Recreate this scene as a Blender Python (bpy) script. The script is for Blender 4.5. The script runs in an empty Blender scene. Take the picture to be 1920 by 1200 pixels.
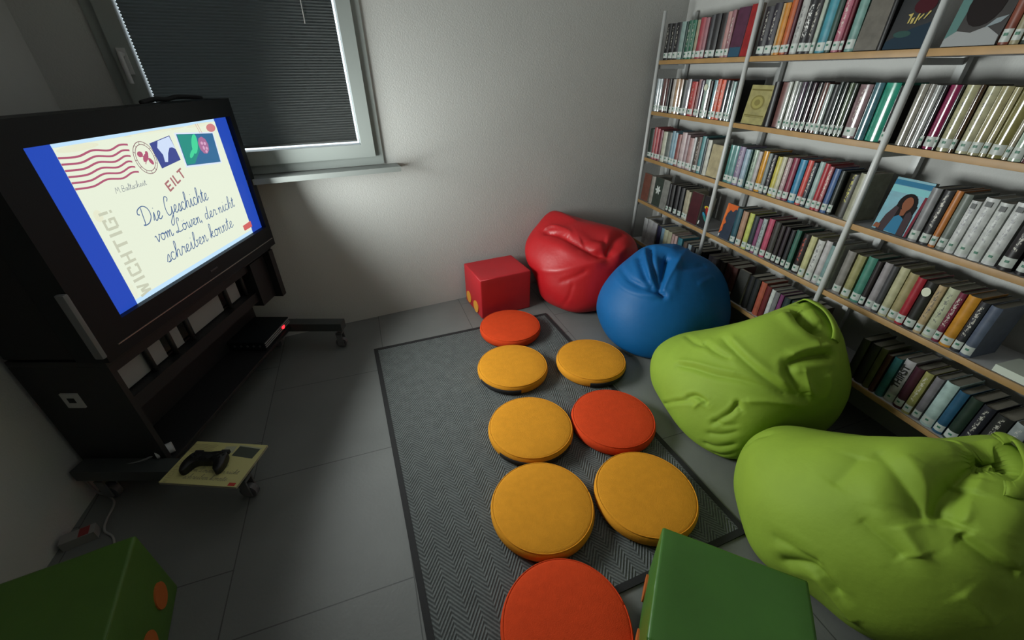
import bpy, bmesh, math, random, json
import numpy as np
from mathutils import Vector, Matrix
random.seed(7)
scene = bpy.context.scene
COL = scene.collection
# ------------------------------------------------------------------ camera
F_PX, PITCH, YAW, ROLL, CAM_H = 766.33, .5455, .2639, -.0067, 1.5
cam_d = bpy.data.cameras.new('camera'); cam = bpy.data.objects.new('camera', cam_d); COL.objects.link(cam)
cam_d.sensor_fit = 'HORIZONTAL'; cam_d.sensor_width = 36.0; cam_d.lens = F_PX * 36.0 / 1920; cam_d.clip_start = .02
_f = Vector((math.sin(YAW) * math.cos(PITCH), math.cos(YAW) * math.cos(PITCH), -math.sin(PITCH)))
_r = Vector((math.cos(YAW), -math.sin(YAW), 0)); _u = _r.cross(_f)
_r2 = math.cos(ROLL) * _r + math.sin(ROLL) * _u; _u2 = -math.sin(ROLL) * _r + math.cos(ROLL) * _u
cam.matrix_world = Matrix(((_r2.x, _u2.x, -_f.x, 0), (_r2.y, _u2.y, -_f.y, 0), (_r2.z, _u2.z, -_f.z, CAM_H), (0, 0, 0, 1)))
scene.camera = cam
# ------------------------------------------------------------------ daylight outside, lamps, exposure
world = bpy.data.worlds.new('world'); scene.world = world; world.use_nodes = True
_bg = world.node_tree.nodes['Background']; _bg.inputs[0].default_value = (.80, .93, 1, 1); _bg.inputs[1].default_value = 2.2
vs = scene.view_settings
vs.view_transform = 'Standard'; vs.look = 'None'; vs.exposure = 0; vs.gamma = 1; vs.use_curve_mapping = False
TV0 = Vector((-1.014, 1.556, 0)); TV_A = math.atan2(.964, .266)
EX = Vector((math.cos(TV_A), math.sin(TV_A), 0)); NN = Vector((EX.y, -EX.x, 0))
def area(name, loc, direction, sx, sy, power, color, spread=180):
    l = bpy.data.lights.new(name, 'AREA'); l.shape = 'RECTANGLE'; l.size = sx; l.size_y = sy
    l.energy = power; l.color = color; l.spread = math.radians(spread)
    o = bpy.data.objects.new(name, l); COL.objects.link(o); o.location = loc
    o.rotation_euler = Vector(direction).to_track_quat('-Z', 'Y').to_euler(); return o
# the glow of the television picture
area('screen_glow', TV0 + EX * .48 + NN * .09 + Vector((0, 0, 1.05)), NN + EX * .03 + Vector((0, 0, .15)), .95, .50, 45, (.94, 1.0, .975), 153)
# added weak fill lamp behind the camera, inside the closed room
area('rear_fill', (.1, -1.5, 1.25), (0, 1, -.05), .9, 1.9, .36, (1, .99, .96), 170)
# ------------------------------------------------------------------ helpers
DATA = {
'shelf': {'x': 1.8806, 'z': {'A': 1.5626, 'B': 1.2479, 'C': 0.9291, 'D': 0.6094, 'E': 0.282}, 'y': [2.9884, 2.1398, 1.2928]},
'books': [
 ['A0', [
  [2969.9, 2867.9, '1c1b1d', 'black', '', 1.0, 't'],
  [2867.5, 2813.2, '201f22', 'black', '', 1.0, 't'],
  [2812.8, 2760.2, '8fa8a2', 'pale teal', 'slim', 1.0, ''],
  [2759.8, 2737.1, '23423c', 'dark green', 'thin', 0.98, 'n'],
  [2736.7, 2659.1, '2f6650', 'green', '', 1.0, 't'],
  [2653.7, 2626.8, 'a59a80', 'beige', 'thin', 0.97, ''],
  [2621.5, 2574.5, 'a8444e', 'red', 'slim', 1.0, ''],
  [2574.1, 2538.9, 'a06a72', 'dusty pink', 'slim', 1.0, ''],
  [2533.9, 2499.2, '3c3c40', 'charcoal', 'slim', 1.02, ''],
  [2498.8, 2446.3, '2b2a2c', 'black', '', 1.04, ''],
  [2441.6, 2390.7, '2a2626', 'brown black', '', 1.02, ''],
  [2386.2, 2354.8, 'b98a86', 'salmon pink', 'slim', 1.03, ''],
  [2354.4, 2324.1, '9b6a72', 'mauve', 'slim', 1.05, 't'],
  [2319.8, 2231.9, '5a2f48', 'plum purple', 'thick', 1.08, 'nb'],
  [2227.8, 2153.2, 'a01f22', 'deep red', 'thick', 1.12, 'n'],
 ]],
 ['A1', [
  [2117.9, 2067.0, '2a262c', 'black', '', 1.0, 't'],
  [2066.6, 2018.0, '2c2833', 'dark violet', '', 1.03, 't'],
  [2014.6, 2001.0, 'c8a878', 'tan', 'thin', 1.02, ''],
  [2000.6, 1967.6, 'd08a30', 'amber', 'slim', 1.02, ''],
  [1967.2, 1931.9, 'c06030', 'orange', 'slim', 1.06, ''],
  [1931.5, 1912.9, '5a2430', 'dark red', 'thin', 1.08, ''],
  [1909.8, 1869.7, 'b8b8b4', 'light grey', '', 1.1, 't'],
  [1860.6, 1825.1, '242326', 'black', '', 1.12, 'T'],
  [1824.7, 1790.6, '2a282a', 'black', '', 1.1, 't'],
  [1787.8, 1768.2, 'b5c0b0', 'pale grey', 'slim', 1.1, ''],
  [1767.8, 1722.0, '4a98a8', 'turquoise', '', 1.08, ''],
  [1719.4, 1690.6, '2d4a40', 'dark green', 'slim', 1.05, ''],
  [1682.9, 1650.0, 'b86a7c', 'pink', '', 1.05, 't'],
  [1647.6, 1630.3, '6a1428', 'wine red', 'slim', 1.04, ''],
  [1625.5, 1585.0, '78a098', 'sea green', '', 1.0, ''],
  [1578.0, 1482.9, '6a655c', 'grey brown', 'wide blank', 1.05, 'n'],
  [1480.8, 1462.0, '1e1c1e', 'black', 'slim', 1.0, 'n'],
  [1457.9, 1317.1, '1a1c20', 'dark', '', 1.05, 'F:script'],
 ]],
 ['A2', [
  [1257.6, 1104.2, '2a2422', 'dark brown', '', 1.05, 'F:bull'],
  [1100.1, 1073.3, '8a4a38', 'rust red', '', 1.0, ''],
  [1070.6, 1047.4, 'a8a080', 'beige', '', 1.0, ''],
  [1044.8, 1016.2, '3a4440', 'slate', '', 1.0, ''],
  [1013.8, 987.5, '7a3030', 'dark red', '', 1.0, ''],
  [985.2, 958.8, '3a4a68', 'blue', '', 1.0, ''],
 ]],
 ['B0', [
  [2991.5, 2927.7, 'b0bcc0', 'pale blue', 'slim', 1.0, 'g'],
  [2920.7, 2872.8, '6a4a48', 'brown red', 'slim', 1.0, 'g'],
  [2872.4, 2832.8, '5a3838', 'dark brown', 'slim', 1.0, 'g'],
  [2832.4, 2806.6, '2a2526', 'black', 'thin', 1.0, ''],
  [2800.1, 2768.0, 'b0a8a0', 'light grey', 'thin', 1.0, ''],
  [2767.6, 2724.1, 'b89878', 'tan', 'slim', 1.0, 'g'],
  [2723.7, 2687.3, 'a08068', 'light brown', 'slim', 1.0, 'g'],
  [2681.3, 2639.5, '2a302c', 'green black', 'slim', 0.98, ''],
  [2639.1, 2598.8, '8a8a90', 'grey', 'slim', 1.0, 'g'],
  [2593.1, 2536.9, 'b83a38', 'red', 'slim', 0.95, 't'],
  [2531.4, 2498.7, 'a07878', 'pinkish brown', 'slim', 1.0, ''],
  [2498.3, 2466.7, '5a4658', 'dark purple', 'slim', 0.98, 'g'],
  [2461.4, 2414.7, 'a0b4ac', 'pale green', 'slim', 1.0, 'gc'],
  [2414.3, 2389.4, '3a2a26', 'dark brown', 'thin', 0.98, ''],
  [2384.4, 2349.8, '7aa0a8', 'light blue', 'slim', 1.0, 'g'],
  [2349.4, 2287.5, 'd05a40', 'orange red', '', 1.02, 't'],
  [2287.1, 2250.4, '2a3038', 'navy black', 'slim', 1.0, 'g'],
  [2245.9, 2223.3, '38403e', 'charcoal', 'slim', 0.98, 'g'],
  [2222.9, 2196.6, '88a8a4', 'pale teal', 'slim', 0.98, 'g'],
  [2196.2, 2157.5, '161618', 'black', 'slim', 1.0, 'gn'],
 ]],
 ['B1', [
  [2094.1, 1941.7, 'a8a068', 'olive gold', '', 0.9, 'F:medal'],
  [1938.0, 1905.2, '1e1c20', 'black', 'slim', 0.98, 'n'],
  [1901.6, 1849.0, '7a5450', 'dusky brown', '', 0.98, 'nD'],
  [1845.5, 1821.8, 'c0c4bc', 'white', 'thin', 0.99, 'g'],
  [1818.4, 1795.1, 'b8bcb4', 'light grey', 'slim', 1.0, 'g'],
  [1794.7, 1769.0, '7a7e7c', 'grey', 'slim', 1.0, 'g'],
  [1765.8, 1740.3, '4a3a4e', 'dark purple', 'slim', 1.0, 'g'],
  [1739.9, 1715.4, '2c2c32', 'black', 'slim', 1.0, 'g'],
  [1715.0, 1690.9, '3a2630', 'dark plum', 'slim', 0.98, 'g'],
  [1687.9, 1661.1, '1e1c1e', 'black', 'slim', 0.98, 'gt'],
  [1660.7, 1632.0, '6a4a44', 'brown', 'slim', 1.0, 'g'],
  [1629.1, 1606.4, 'a8b4b0', 'pale grey', 'slim', 0.96, 'g'],
  [1606.0, 1584.1, '24282a', 'charcoal', 'slim', 0.96, ''],
  [1581.3, 1562.3, '283230', 'dark green', 'slim', 1.0, 'g'],
  [1559.6, 1538.4, '1e2422', 'black', 'slim', 1.0, 'g'],
  [1535.8, 1517.6, '5a6a50', 'moss green', 'slim', 1.0, 'g'],
  [1517.2, 1499.7, '38423a', 'dark green', 'slim', 1.0, 'g'],
  [1494.6, 1440.5, '8a7074', 'mauve brown', '', 0.98, 'gt'],
  [1433.3, 1395.9, '48747e', 'steel blue', '', 1.0, 'gn'],
  [1393.6, 1337.8, '2f9a80', 'teal green', 'thick', 1.02, 'gn'],
  [1331.3, 1303.7, '1a181c', 'black', '', 0.98, 'g'],
 ]],
 ['B2', [
  [1266.6, 1236.8, '9a968a', 'grey beige', '', 1.0, 'gn'],
  [1236.4, 1213.6, '8a8680', 'grey', '', 1.0, 'gn'],
  [1211.6, 1190.9, 'a8aaa8', 'light grey', 'slim', 1.0, 'gn'],
  [1189.0, 1174.3, '26262a', 'black', 'thin', 1.0, 'g'],
  [1172.4, 1136.6, '8a2450', 'magenta', '', 1.0, 'g'],
  [1134.8, 1126.1, '2a2428', 'black', 'thin', 1.0, 'g'],
  [1124.4, 1087.0, 'b4b08a', 'cream', '', 1.0, 'gt'],
  [1083.7, 1068.9, '4a3420', 'dark brown', 'slim', 1.0, 'g'],
  [1067.3, 1032.2, 'c0bc9a', 'pale cream', '', 1.0, 'gt'],
  [1030.7, 998.6, 'a8a078', 'olive beige', '', 1.0, 'g'],
  [997.1, 977.9, 'b4ac84', 'beige', 'slim', 1.0, 'g'],
  [976.4, 936.6, '8a8450', 'olive', 'thick', 1.0, 'g'],
  [933.8, 918.7, 'b0a890', 'light beige', 'slim', 1.0, 'g'],
  [917.3, 885.5, 'b8ccb8', 'pale green', '', 1.0, 'g'],
  [882.9, 857.3, '5a2430', 'wine red', '', 1.0, 'g'],
  [854.8, 830.2, '3a4a58', 'blue grey', '', 1.0, 'g'],
 ]],
 ['C0', [
  [2983.1, 2929.3, '2a3a32', 'dark green', 'slim', 0.98, ''],
  [2921.7, 2855.0, 'b0585c', 'rose red', 'slim', 1.05, ''],
  [2854.6, 2811.8, '7a2a3a', 'dark red', 'thin', 1.0, ''],
  [2804.7, 2755.8, 'c4c4b0', 'off white', 'slim', 0.98, ''],
  [2755.4, 2701.5, '6a706c', 'grey', 'slim', 0.98, ''],
  [2701.1, 2635.8, '7a9aa8', 'blue grey', 'slim', 1.04, ''],
  [2635.4, 2591.2, '8a4a44', 'red brown', 'slim', 1.0, ''],
  [2590.8, 2541.7, 'c8b4b4', 'pinkish white', 'slim', 1.06, ''],
  [2541.3, 2505.5, 'a0888c', 'dusty mauve', 'slim', 1.02, ''],
  [2505.1, 2458.4, 'b08a88', 'pink tan', 'slim', 0.95, ''],
  [2452.6, 2429.6, 'd0d0d0', 'white', 'thin', 1.0, ''],
  [2423.9, 2384.6, '5a4a42', 'brown', 'slim', 1.04, 't'],
  [2384.2, 2346.2, '5a9498', 'teal', 'slim', 1.06, ''],
  [2345.8, 2324.6, '26363c', 'dark blue', 'thin', 1.04, 'n'],
  [2319.3, 2282.4, 'c8c8bc', 'white', 'slim', 1.02, 'n'],
  [2277.2, 2157.5, 'b8ac88', 'cardboard beige', 'wide blank', 0.9, 'n'],
 ]],
 ['C1', [
  [2129.3, 2091.8, '4a8a84', 'teal', 'slim', 1.0, 'g'],
  [2091.4, 2050.8, '6a9a98', 'pale teal', 'slim', 1.0, 'g'],
  [2050.4, 2006.6, '8a7a98', 'mauve', 'slim', 1.0, 't'],
  [2006.2, 1967.9, '98b0c0', 'light blue', 'slim', 0.98, ''],
  [1963.6, 1951.0, '2a5a58', 'dark teal', 'thin', 0.98, 'n'],
  [1946.8, 1909.7, 'a4b8a4', 'pale green', 'slim', 1.0, 'gt'],
  [1909.3, 1881.4, 'b4aeae', 'pinkish grey', 'slim', 0.98, ''],
  [1881.0, 1842.1, 'd89a28', 'orange yellow', 'slim', 1.0, 'g'],
  [1838.2, 1811.4, '7a8484', 'grey', 'slim', 0.98, ''],
  [1811.0, 1785.2, '2c2830', 'black', 'slim', 0.98, 't'],
  [1781.5, 1748.5, 'c8bc50', 'yellow', 'slim', 0.95, ''],
  [1748.1, 1719.9, 'c8c4a8', 'cream', 'slim', 0.97, ''],
  [1716.4, 1688.5, 'b49a9c', 'dusty pink', 'slim', 0.98, 't'],
  [1688.1, 1654.4, '8a3048', 'wine', 'slim', 1.0, ''],
  [1651.0, 1611.4, '3a8ab0', 'bright blue', 'slim', 0.98, ''],
  [1601.7, 1573.0, 'd05048', 'orange red', 'slim', 1.0, ''],
  [1569.9, 1545.0, '38404a', 'dark slate', 'slim', 0.98, 't'],
  [1542.0, 1514.6, 'a0b8b4', 'pale teal', 'slim', 1.02, ''],
  [1511.6, 1485.0, 'b02a34', 'red', 'slim', 1.02, ''],
  [1484.6, 1464.7, 'b86a70', 'pink', 'slim', 0.98, 't'],
  [1461.8, 1433.4, '4a6898', 'denim blue', 'slim', 0.95, ''],
  [1430.6, 1408.3, '2a302c', 'black', 'slim', 0.92, ''],
  [1400.0, 1349.0, '2a281c', 'black and yellow', '', 0.9, 'nDy'],
  [1343.7, 1302.6, 'a4a48c', 'pale grey beige', 'blank', 0.96, 'n'],
 ]],
 ['C2', [
  [1219.7, 1083.8, '3a94a8', 'turquoise', '', 1.0, 'F:woman'],
  [1071.9, 1039.2, '8a8a8c', 'grey', '', 0.98, ''],
  [1035.4, 1003.9, '38383a', 'charcoal', '', 0.98, 't'],
  [1000.3, 978.7, 'c0783a', 'orange brown', 'slim', 1.0, ''],
  [977.0, 949.1, '7a827a', 'grey green', '', 0.98, ''],
  [945.6, 917.1, 'd8dad8', 'white', '', 0.9, 'w'],
  [913.7, 876.6, 'd8dad8', 'white', '', 1.0, 'w'],
  [873.5, 839.5, 'd4d8d4', 'white', '', 0.97, 'w'],
  [836.5, 799.7, 'd8dad8', 'white', '', 1.02, 'w'],
  [791.0, 753.3, '222022', 'black', 'thick', 1.0, 't'],
  [746.2, 717.2, '242226', 'black', '', 1.0, ''],
  [711.8, 680.1, '3a3436', 'black', '', 1.0, ''],
 ]],
 ['D0', [
  [2967.9, 2870.3, '7a4a3c', 'red brown', '', 1.0, 'nt'],
  [2862.4, 2815.6, 'a09a90', 'pale grey', 'slim', 1.0, 'n'],
  [2807.9, 2703.3, '38423a', 'dark green', '', 1.0, 'nl'],
  [2702.9, 2625.0, '8a8a84', 'grey', '', 1.0, 'n'],
  [2618.0, 2590.5, '2c2c2e', 'black', 'thin', 0.97, ''],
  [2583.6, 2549.9, '343434', 'charcoal', 'slim', 0.97, ''],
  [2536.6, 2497.2, '2a2a2c', 'black', 'slim', 0.97, ''],
  [2484.3, 2446.0, '38383a', 'charcoal', 'slim', 0.97, ''],
  [2433.4, 2371.9, 'a49c84', 'beige', '', 0.95, ''],
  [2365.9, 2260.9, '4a1a22', 'dark red', 'thick', 0.98, 'n'],
  [2249.6, 2162.1, '1e1e22', 'black', '', 0.98, 'nF:parrot'],
 ]],
 ['D1', [
  [2043.5, 1951.9, '26364a', 'orange and navy', '', 1.0, 'F:splash'],
  [1947.2, 1905.7, '2a5a68', 'dark teal', 'slim', 1.0, ''],
  [1896.7, 1856.6, 'b08a70', 'tan', 'slim', 1.0, ''],
  [1847.8, 1813.3, 'c4cc68', 'lime yellow', 'slim', 1.0, ''],
  [1809.0, 1775.4, '26323c', 'dark navy', 'slim', 0.98, ''],
  [1771.3, 1746.6, '8a4a70', 'purple', 'slim', 0.96, ''],
  [1746.2, 1718.4, 'a8b4b4', 'pale grey', 'slim', 1.0, 't'],
  [1714.4, 1679.1, 'c0506c', 'pink', 'slim', 1.04, ''],
  [1671.3, 1633.3, '3c3a36', 'dark brown', 'slim', 1.02, ''],
  [1625.8, 1600.0, '2c2426', 'brown black', 'slim', 1.0, ''],
  [1596.3, 1571.0, '2a2028', 'plum black', 'slim', 1.0, ''],
  [1563.8, 1539.1, '26282c', 'black', 'slim', 0.98, ''],
  [1532.2, 1504.6, '3a6a5c', 'dark green', 'slim', 1.02, ''],
  [1494.5, 1457.9, '2a2224', 'black', '', 1.0, 'r'],
  [1448.0, 1415.9, 'c8c490', 'pale yellow', 'slim', 1.02, ''],
  [1409.6, 1375.3, 'd0d0cc', 'white', '', 0.98, 't'],
  [1372.2, 1342.0, 'c4c0c0', 'white grey', '', 1.02, ''],
  [1339.0, 1312.4, '7a9a98', 'grey teal', 'slim', 0.97, ''],
  [1306.6, 1280.8, 'd0d4ce', 'white', 'slim', 1.04, 't'],
 ]],
 ['D2', [
  [1261.1, 1223.2, '8a8680', 'grey', '', 1.0, ''],
  [1215.2, 1178.7, 'a09c6a', 'olive', '', 1.0, ''],
  [1173.6, 1136.0, '4a8a78', 'dark teal', '', 1.02, ''],
  [1131.1, 1109.3, '2a2224', 'black', 'slim', 1.0, ''],
  [1104.5, 1073.8, 'a09a9c', 'light grey', '', 1.04, ''],
  [1071.5, 1046.3, '444446', 'dark grey', '', 1.02, ''],
  [1044.0, 1010.7, 'c0bc96', 'cream', '', 1.06, ''],
  [1008.5, 974.2, 'a89c70', 'sand', '', 1.02, ''],
  [972.1, 943.0, 'a82434', 'red', '', 1.0, ''],
  [941.0, 905.0, '2a2a28', 'black', '', 1.0, 'c'],
  [901.0, 875.9, 'c0a880', 'sand brown', 'slim', 1.0, 't'],
  [874.0, 838.5, 'c4c8a8', 'cream white', '', 1.02, 't'],
  [836.7, 815.0, '7a2440', 'wine red', 'slim', 1.0, 't'],
  [811.4, 774.8, 'd0902c', 'orange yellow', '', 1.02, ''],
  [773.0, 746.1, '2e3038', 'dark navy', '', 0.98, 't'],
  [742.8, 710.1, '5a6478', 'grey blue', '', 1.0, ''],
 ]],
 ['E0', [
  [2875.3, 2819.0, 'b8b8b8', 'pale grey', 'slim', 1.0, 'n'],
  [2811.1, 2749.0, 'c0c0c0', 'light grey', 'slim', 0.99, 'n'],
  [2748.6, 2689.0, 'b8b8bc', 'pale grey', 'slim', 0.98, 'n'],
  [2681.6, 2630.8, '2a2a4a', 'navy', 'slim', 0.98, 'n'],
  [2623.7, 2581.4, '7a9ab0', 'light blue', 'slim', 0.97, ''],
  [2581.0, 2533.3, 'b4b498', 'cream', 'slim', 0.98, ''],
  [2532.9, 2486.6, 'a8a488', 'beige', 'slim', 0.98, ''],
  [2480.0, 2421.8, 'b09490', 'pinkish beige', 'slim', 0.97, ''],
  [2415.5, 2365.6, '3a7a88', 'teal', 'slim', 0.95, ''],
  [2347.3, 2305.4, '5a4a40', 'brown', 'slim', 0.9, ''],
  [2293.6, 2258.7, '98a8b0', 'pale blue', 'slim', 0.92, ''],
  [2247.2, 2213.3, '2e2e30', 'black', 'slim', 0.93, ''],
  [2207.7, 2174.6, '8a9090', 'grey', 'slim', 0.9, ''],
  [2163.7, 2121.0, '222022', 'black', 'slim', 0.92, ''],
 ]],
 ['E1', [
  [2075.9, 1997.4, '8a8088', 'mauve grey', '', 0.95, ''],
  [1986.4, 1922.1, '3a302c', 'dark brown', '', 0.97, ''],
  [1911.6, 1819.9, '4a2824', 'red brown', '', 0.98, ''],
  [1805.1, 1729.6, '3c3c38', 'charcoal', 'thick', 1.0, 'n'],
  [1721.5, 1681.6, '1e1e20', 'black', 'slim', 1.0, 'n'],
  [1677.7, 1639.0, '242628', 'black', 'slim', 1.0, 'n'],
  [1631.4, 1594.1, 'b05a44', 'orange red', 'slim', 1.0, 'n'],
  [1590.5, 1557.9, '6a2426', 'dark red', 'slim', 0.97, 'n'],
  [1550.8, 1526.1, 'd0d4d0', 'white', 'slim', 0.97, 'n'],
  [1522.7, 1495.2, '7a7a7c', 'grey', 'slim', 0.96, 'n'],
  [1491.8, 1468.3, '7a3a6a', 'purple', 'slim', 0.95, 'n'],
  [1465.0, 1429.1, '2a3a3c', 'dark teal', 'slim', 0.95, 'n'],
  [1422.7, 1391.1, '3a4a4c', 'slate', 'slim', 0.95, 'n'],
  [1384.9, 1346.0, '2a2a2a', 'black', 'slim', 0.95, 'n'],
  [1339.7, 1296.0, '5a4a3a', 'brown', '', 0.95, 'n'],
 ]],
 ['E2', [
  [1043.9, 1009.4, '38382e', 'dark olive', '', 1.0, 'n'],
  [1004.6, 966.8, '2e2c2c', 'black', '', 0.98, 'n'],
  [962.1, 934.8, '5a5a38', 'olive', 'slim', 1.0, 'n'],
  [930.3, 910.3, '4a2024', 'dark red', 'slim', 0.95, 'n'],
  [905.9, 875.8, '3a7a80', 'teal', '', 0.96, 'n'],
  [871.6, 833.9, 'c4c0c4', 'white', '', 1.04, 'T'],
  [829.3, 797.2, '4a1e30', 'wine red', '', 1.0, ''],
  [792.7, 763.8, 'a09c60', 'olive yellow', 'slim', 1.02, 't'],
  [759.4, 731.4, '7e7a80', 'mauve grey', '', 1.0, ''],
  [727.1, 685.5, 'b4ccc8', 'pale teal', '', 1.02, ''],
  [681.4, 649.3, '2a5a7a', 'dark blue', '', 1.0, ''],
  [645.5, 608.3, '26382f', 'dark green', '', 0.98, ''],
  [604.7, 569.0, '2a2a34', 'navy black', '', 0.98, 't'],
  [565.5, 519.6, '2a2a2a', 'black', '', 0.96, 't'],
  [514.6, 474.2, 'a0a8a8', 'pale grey', '', 1.0, 't'],
  [467.9, 430.9, '2c2826', 'black', '', 0.96, ''],
 ]],
],
'bags': {
 'red': {'k': 9,
  'v': [
   1560, 2576, 0, 1552, 2629, 0, 1534, 2680, 0, 1508, 2726, 0, 1475, 2767, 0, 1434, 2802, 0, 1388, 2828, 0, 1338, 2845, 0, 1286, 2851, 0, 1233, 2848, 0,
   1182, 2834, 0, 1134, 2810, 0, 1092, 2776, 0, 1057, 2733, 0, 1030, 2683, 0, 1012, 2627, 0, 1005, 2569, 0, 1017, 2512, 0, 1037, 2459, 0, 1063, 2410, 0,
   1093, 2365, 0, 1121, 2341, 0, 1175, 2319, 0, 1241, 2314, 1, 1298, 2307, 0, 1353, 2309, 0, 1405, 2323, 0, 1453, 2347, 0, 1494, 2381, 0, 1526, 2423, 0,
   1548, 2471, 0, 1559, 2522, 0, 1606, 2581, 69, 1593, 2642, 66, 1571, 2700, 62, 1540, 2754, 60, 1500, 2801, 59, 1454, 2840, 60, 1401, 2871, 62, 1343, 2892, 66,
   1282, 2901, 71, 1220, 2899, 76, 1160, 2884, 80, 1103, 2857, 81, 1053, 2818, 79, 1011, 2768, 73, 980, 2708, 61, 956, 2640, 44, 944, 2569, 26, 963, 2501, 21,
   990, 2441, 23, 1018, 2390, 26, 1048, 2345, 28, 1093, 2310, 33, 1157, 2284, 44, 1232, 2273, 62, 1302, 2267, 66, 1370, 2271, 66, 1433, 2286, 66, 1491, 2314, 66,
   1539, 2354, 68, 1575, 2403, 70, 1598, 2459, 72, 1608, 2520, 71, 1634, 2591, 124, 1618, 2657, 119, 1592, 2719, 113, 1557, 2777, 110, 1515, 2828, 108, 1464, 2871, 110,
   1407, 2905, 114, 1344, 2928, 120, 1278, 2940, 127, 1209, 2939, 134, 1141, 2925, 140, 1077, 2897, 142, 1019, 2855, 139, 973, 2799, 130, 943, 2731, 115, 920, 2652, 90,
   906, 2575, 69, 917, 2501, 59, 946, 2435, 60, 980, 2378, 64, 1020, 2330, 70, 1075, 2291, 77, 1145, 2263, 88, 1224, 2247, 101, 1304, 2241, 108, 1374, 2262, 111,
   1443, 2290, 113, 1509, 2317, 116, 1571, 2342, 120, 1611, 2394, 125, 1634, 2457, 128, 1641, 2524, 128, 1640, 2612, 236, 1620, 2679, 228, 1592, 2743, 221, 1557, 2802, 216,
   1513, 2854, 214, 1462, 2898, 216, 1404, 2934, 221, 1340, 2959, 229, 1273, 2958, 240, 1204, 2946, 250, 1132, 2933, 257, 1059, 2921, 260, 992, 2890, 254, 938, 2832, 241,
   907, 2756, 217, 906, 2665, 185, 893, 2591, 172, 896, 2515, 159, 919, 2447, 157, 956, 2388, 161, 1004, 2337, 168, 1064, 2297, 177, 1137, 2267, 187, 1218, 2250, 198,
   1301, 2243, 206, 1377, 2263, 212, 1451, 2293, 216, 1522, 2322, 221, 1587, 2349, 228, 1629, 2405, 235, 1650, 2472, 241, 1651, 2543, 241, 1618, 2638, 354, 1597, 2702, 344,
   1570, 2763, 335, 1536, 2819, 330, 1495, 2870, 328, 1448, 2913, 330, 1393, 2948, 337, 1331, 2968, 347, 1268, 2957, 359, 1200, 2945, 373, 1129, 2933, 383, 1054, 2920, 386,
   977, 2906, 377, 905, 2860, 359, 850, 2787, 326, 833, 2697, 286, 855, 2610, 265, 877, 2538, 261, 908, 2472, 264, 949, 2414, 270, 1000, 2365, 278, 1062, 2325, 287,
   1134, 2296, 297, 1213, 2278, 307, 1295, 2272, 315, 1376, 2278, 321, 1455, 2297, 327, 1526, 2328, 333, 1585, 2373, 341, 1627, 2431, 351, 1644, 2500, 362, 1635, 2571, 362,
   1579, 2657, 434, 1559, 2715, 422, 1536, 2770, 413, 1505, 2822, 408, 1468, 2869, 408, 1426, 2909, 410, 1378, 2942, 417, 1320, 2967, 429, 1261, 2956, 443, 1197, 2945, 460,
   1131, 2933, 473, 1061, 2921, 477, 986, 2908, 464, 908, 2867, 442, 850, 2796, 404, 835, 2715, 370, 852, 2634, 349, 880, 2563, 344, 914, 2501, 346, 957, 2446, 352,
   1008, 2399, 360, 1068, 2362, 369, 1136, 2334, 377, 1209, 2317, 386, 1286, 2311, 393, 1363, 2316, 399, 1438, 2333, 405, 1508, 2362, 411, 1567, 2402, 418, 1609, 2455, 428,
   1623, 2524, 444, 1600, 2594, 444, 1511, 2670, 503, 1494, 2719, 494, 1478, 2765, 486, 1453, 2809, 483, 1422, 2849, 484, 1390, 2882, 487, 1353, 2909, 493, 1304, 2931, 505,
   1248, 2948, 520, 1193, 2944, 539, 1140, 2935, 557, 1081, 2924, 565, 1022, 2894, 540, 957, 2840, 503, 907, 2786, 478, 889, 2722, 455, 899, 2656, 439, 922, 2596, 433,
   954, 2542, 434, 992, 2495, 439, 1037, 2455, 445, 1089, 2423, 452, 1146, 2400, 459, 1208, 2385, 466, 1274, 2380, 472, 1339, 2384, 477, 1404, 2397, 481, 1464, 2420, 485,
   1516, 2453, 490, 1555, 2494, 495, 1568, 2547, 502, 1529, 2617, 511, 1439, 2668, 533, 1421, 2709, 531, 1411, 2744, 528, 1390, 2779, 528, 1365, 2810, 530, 1346, 2834, 532,
   1323, 2852, 537, 1286, 2869, 546, 1238, 2885, 560, 1195, 2894, 578, 1155, 2897, 599, 1103, 2898, 621, 1049, 2866, 598, 1009, 2817, 562, 983, 2768, 534, 973, 2718, 514,
   979, 2669, 502, 995, 2624, 497, 1019, 2584, 497, 1048, 2548, 499, 1082, 2518, 504, 1121, 2494, 509, 1164, 2476, 514, 1210, 2465, 518, 1259, 2461, 522, 1308, 2464, 526,
   1356, 2473, 529, 1402, 2490, 531, 1442, 2512, 532, 1471, 2541, 533, 1480, 2577, 533, 1465, 2622, 533, 1341, 2670, 559, 1331, 2692, 558, 1320, 2713, 558, 1309, 2731, 559,
   1297, 2747, 560, 1288, 2759, 562, 1278, 2768, 564, 1257, 2778, 570, 1229, 2788, 578, 1207, 2792, 587, 1180, 2794, 596, 1149, 2796, 609, 1126, 2782, 601, 1108, 2756, 583,
   1097, 2729, 567, 1093, 2702, 556, 1096, 2676, 549, 1104, 2653, 545, 1117, 2631, 545, 1132, 2613, 546, 1150, 2597, 548, 1171, 2585, 551, 1193, 2575, 553, 1217, 2570, 556,
   1242, 2567, 558, 1268, 2569, 559, 1293, 2573, 561, 1318, 2582, 562, 1339, 2592, 562, 1356, 2606, 560, 1366, 2622, 558, 1355, 2646, 559, 1226, 2677, 573, 1289, 2573, 0,
  ],
  'f': [
   [[[959, 2752, 512], [1042, 2610, 511], [1126, 2468, 494], [1214, 2372, 451], [1294, 2336, 421]], 10, 50, 30, 'v'],
   [[[1306, 2335, 420], [1356, 2383, 474], [1430, 2448, 505], [1518, 2504, 508]], 45, 15, 28, 'v'],
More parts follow.
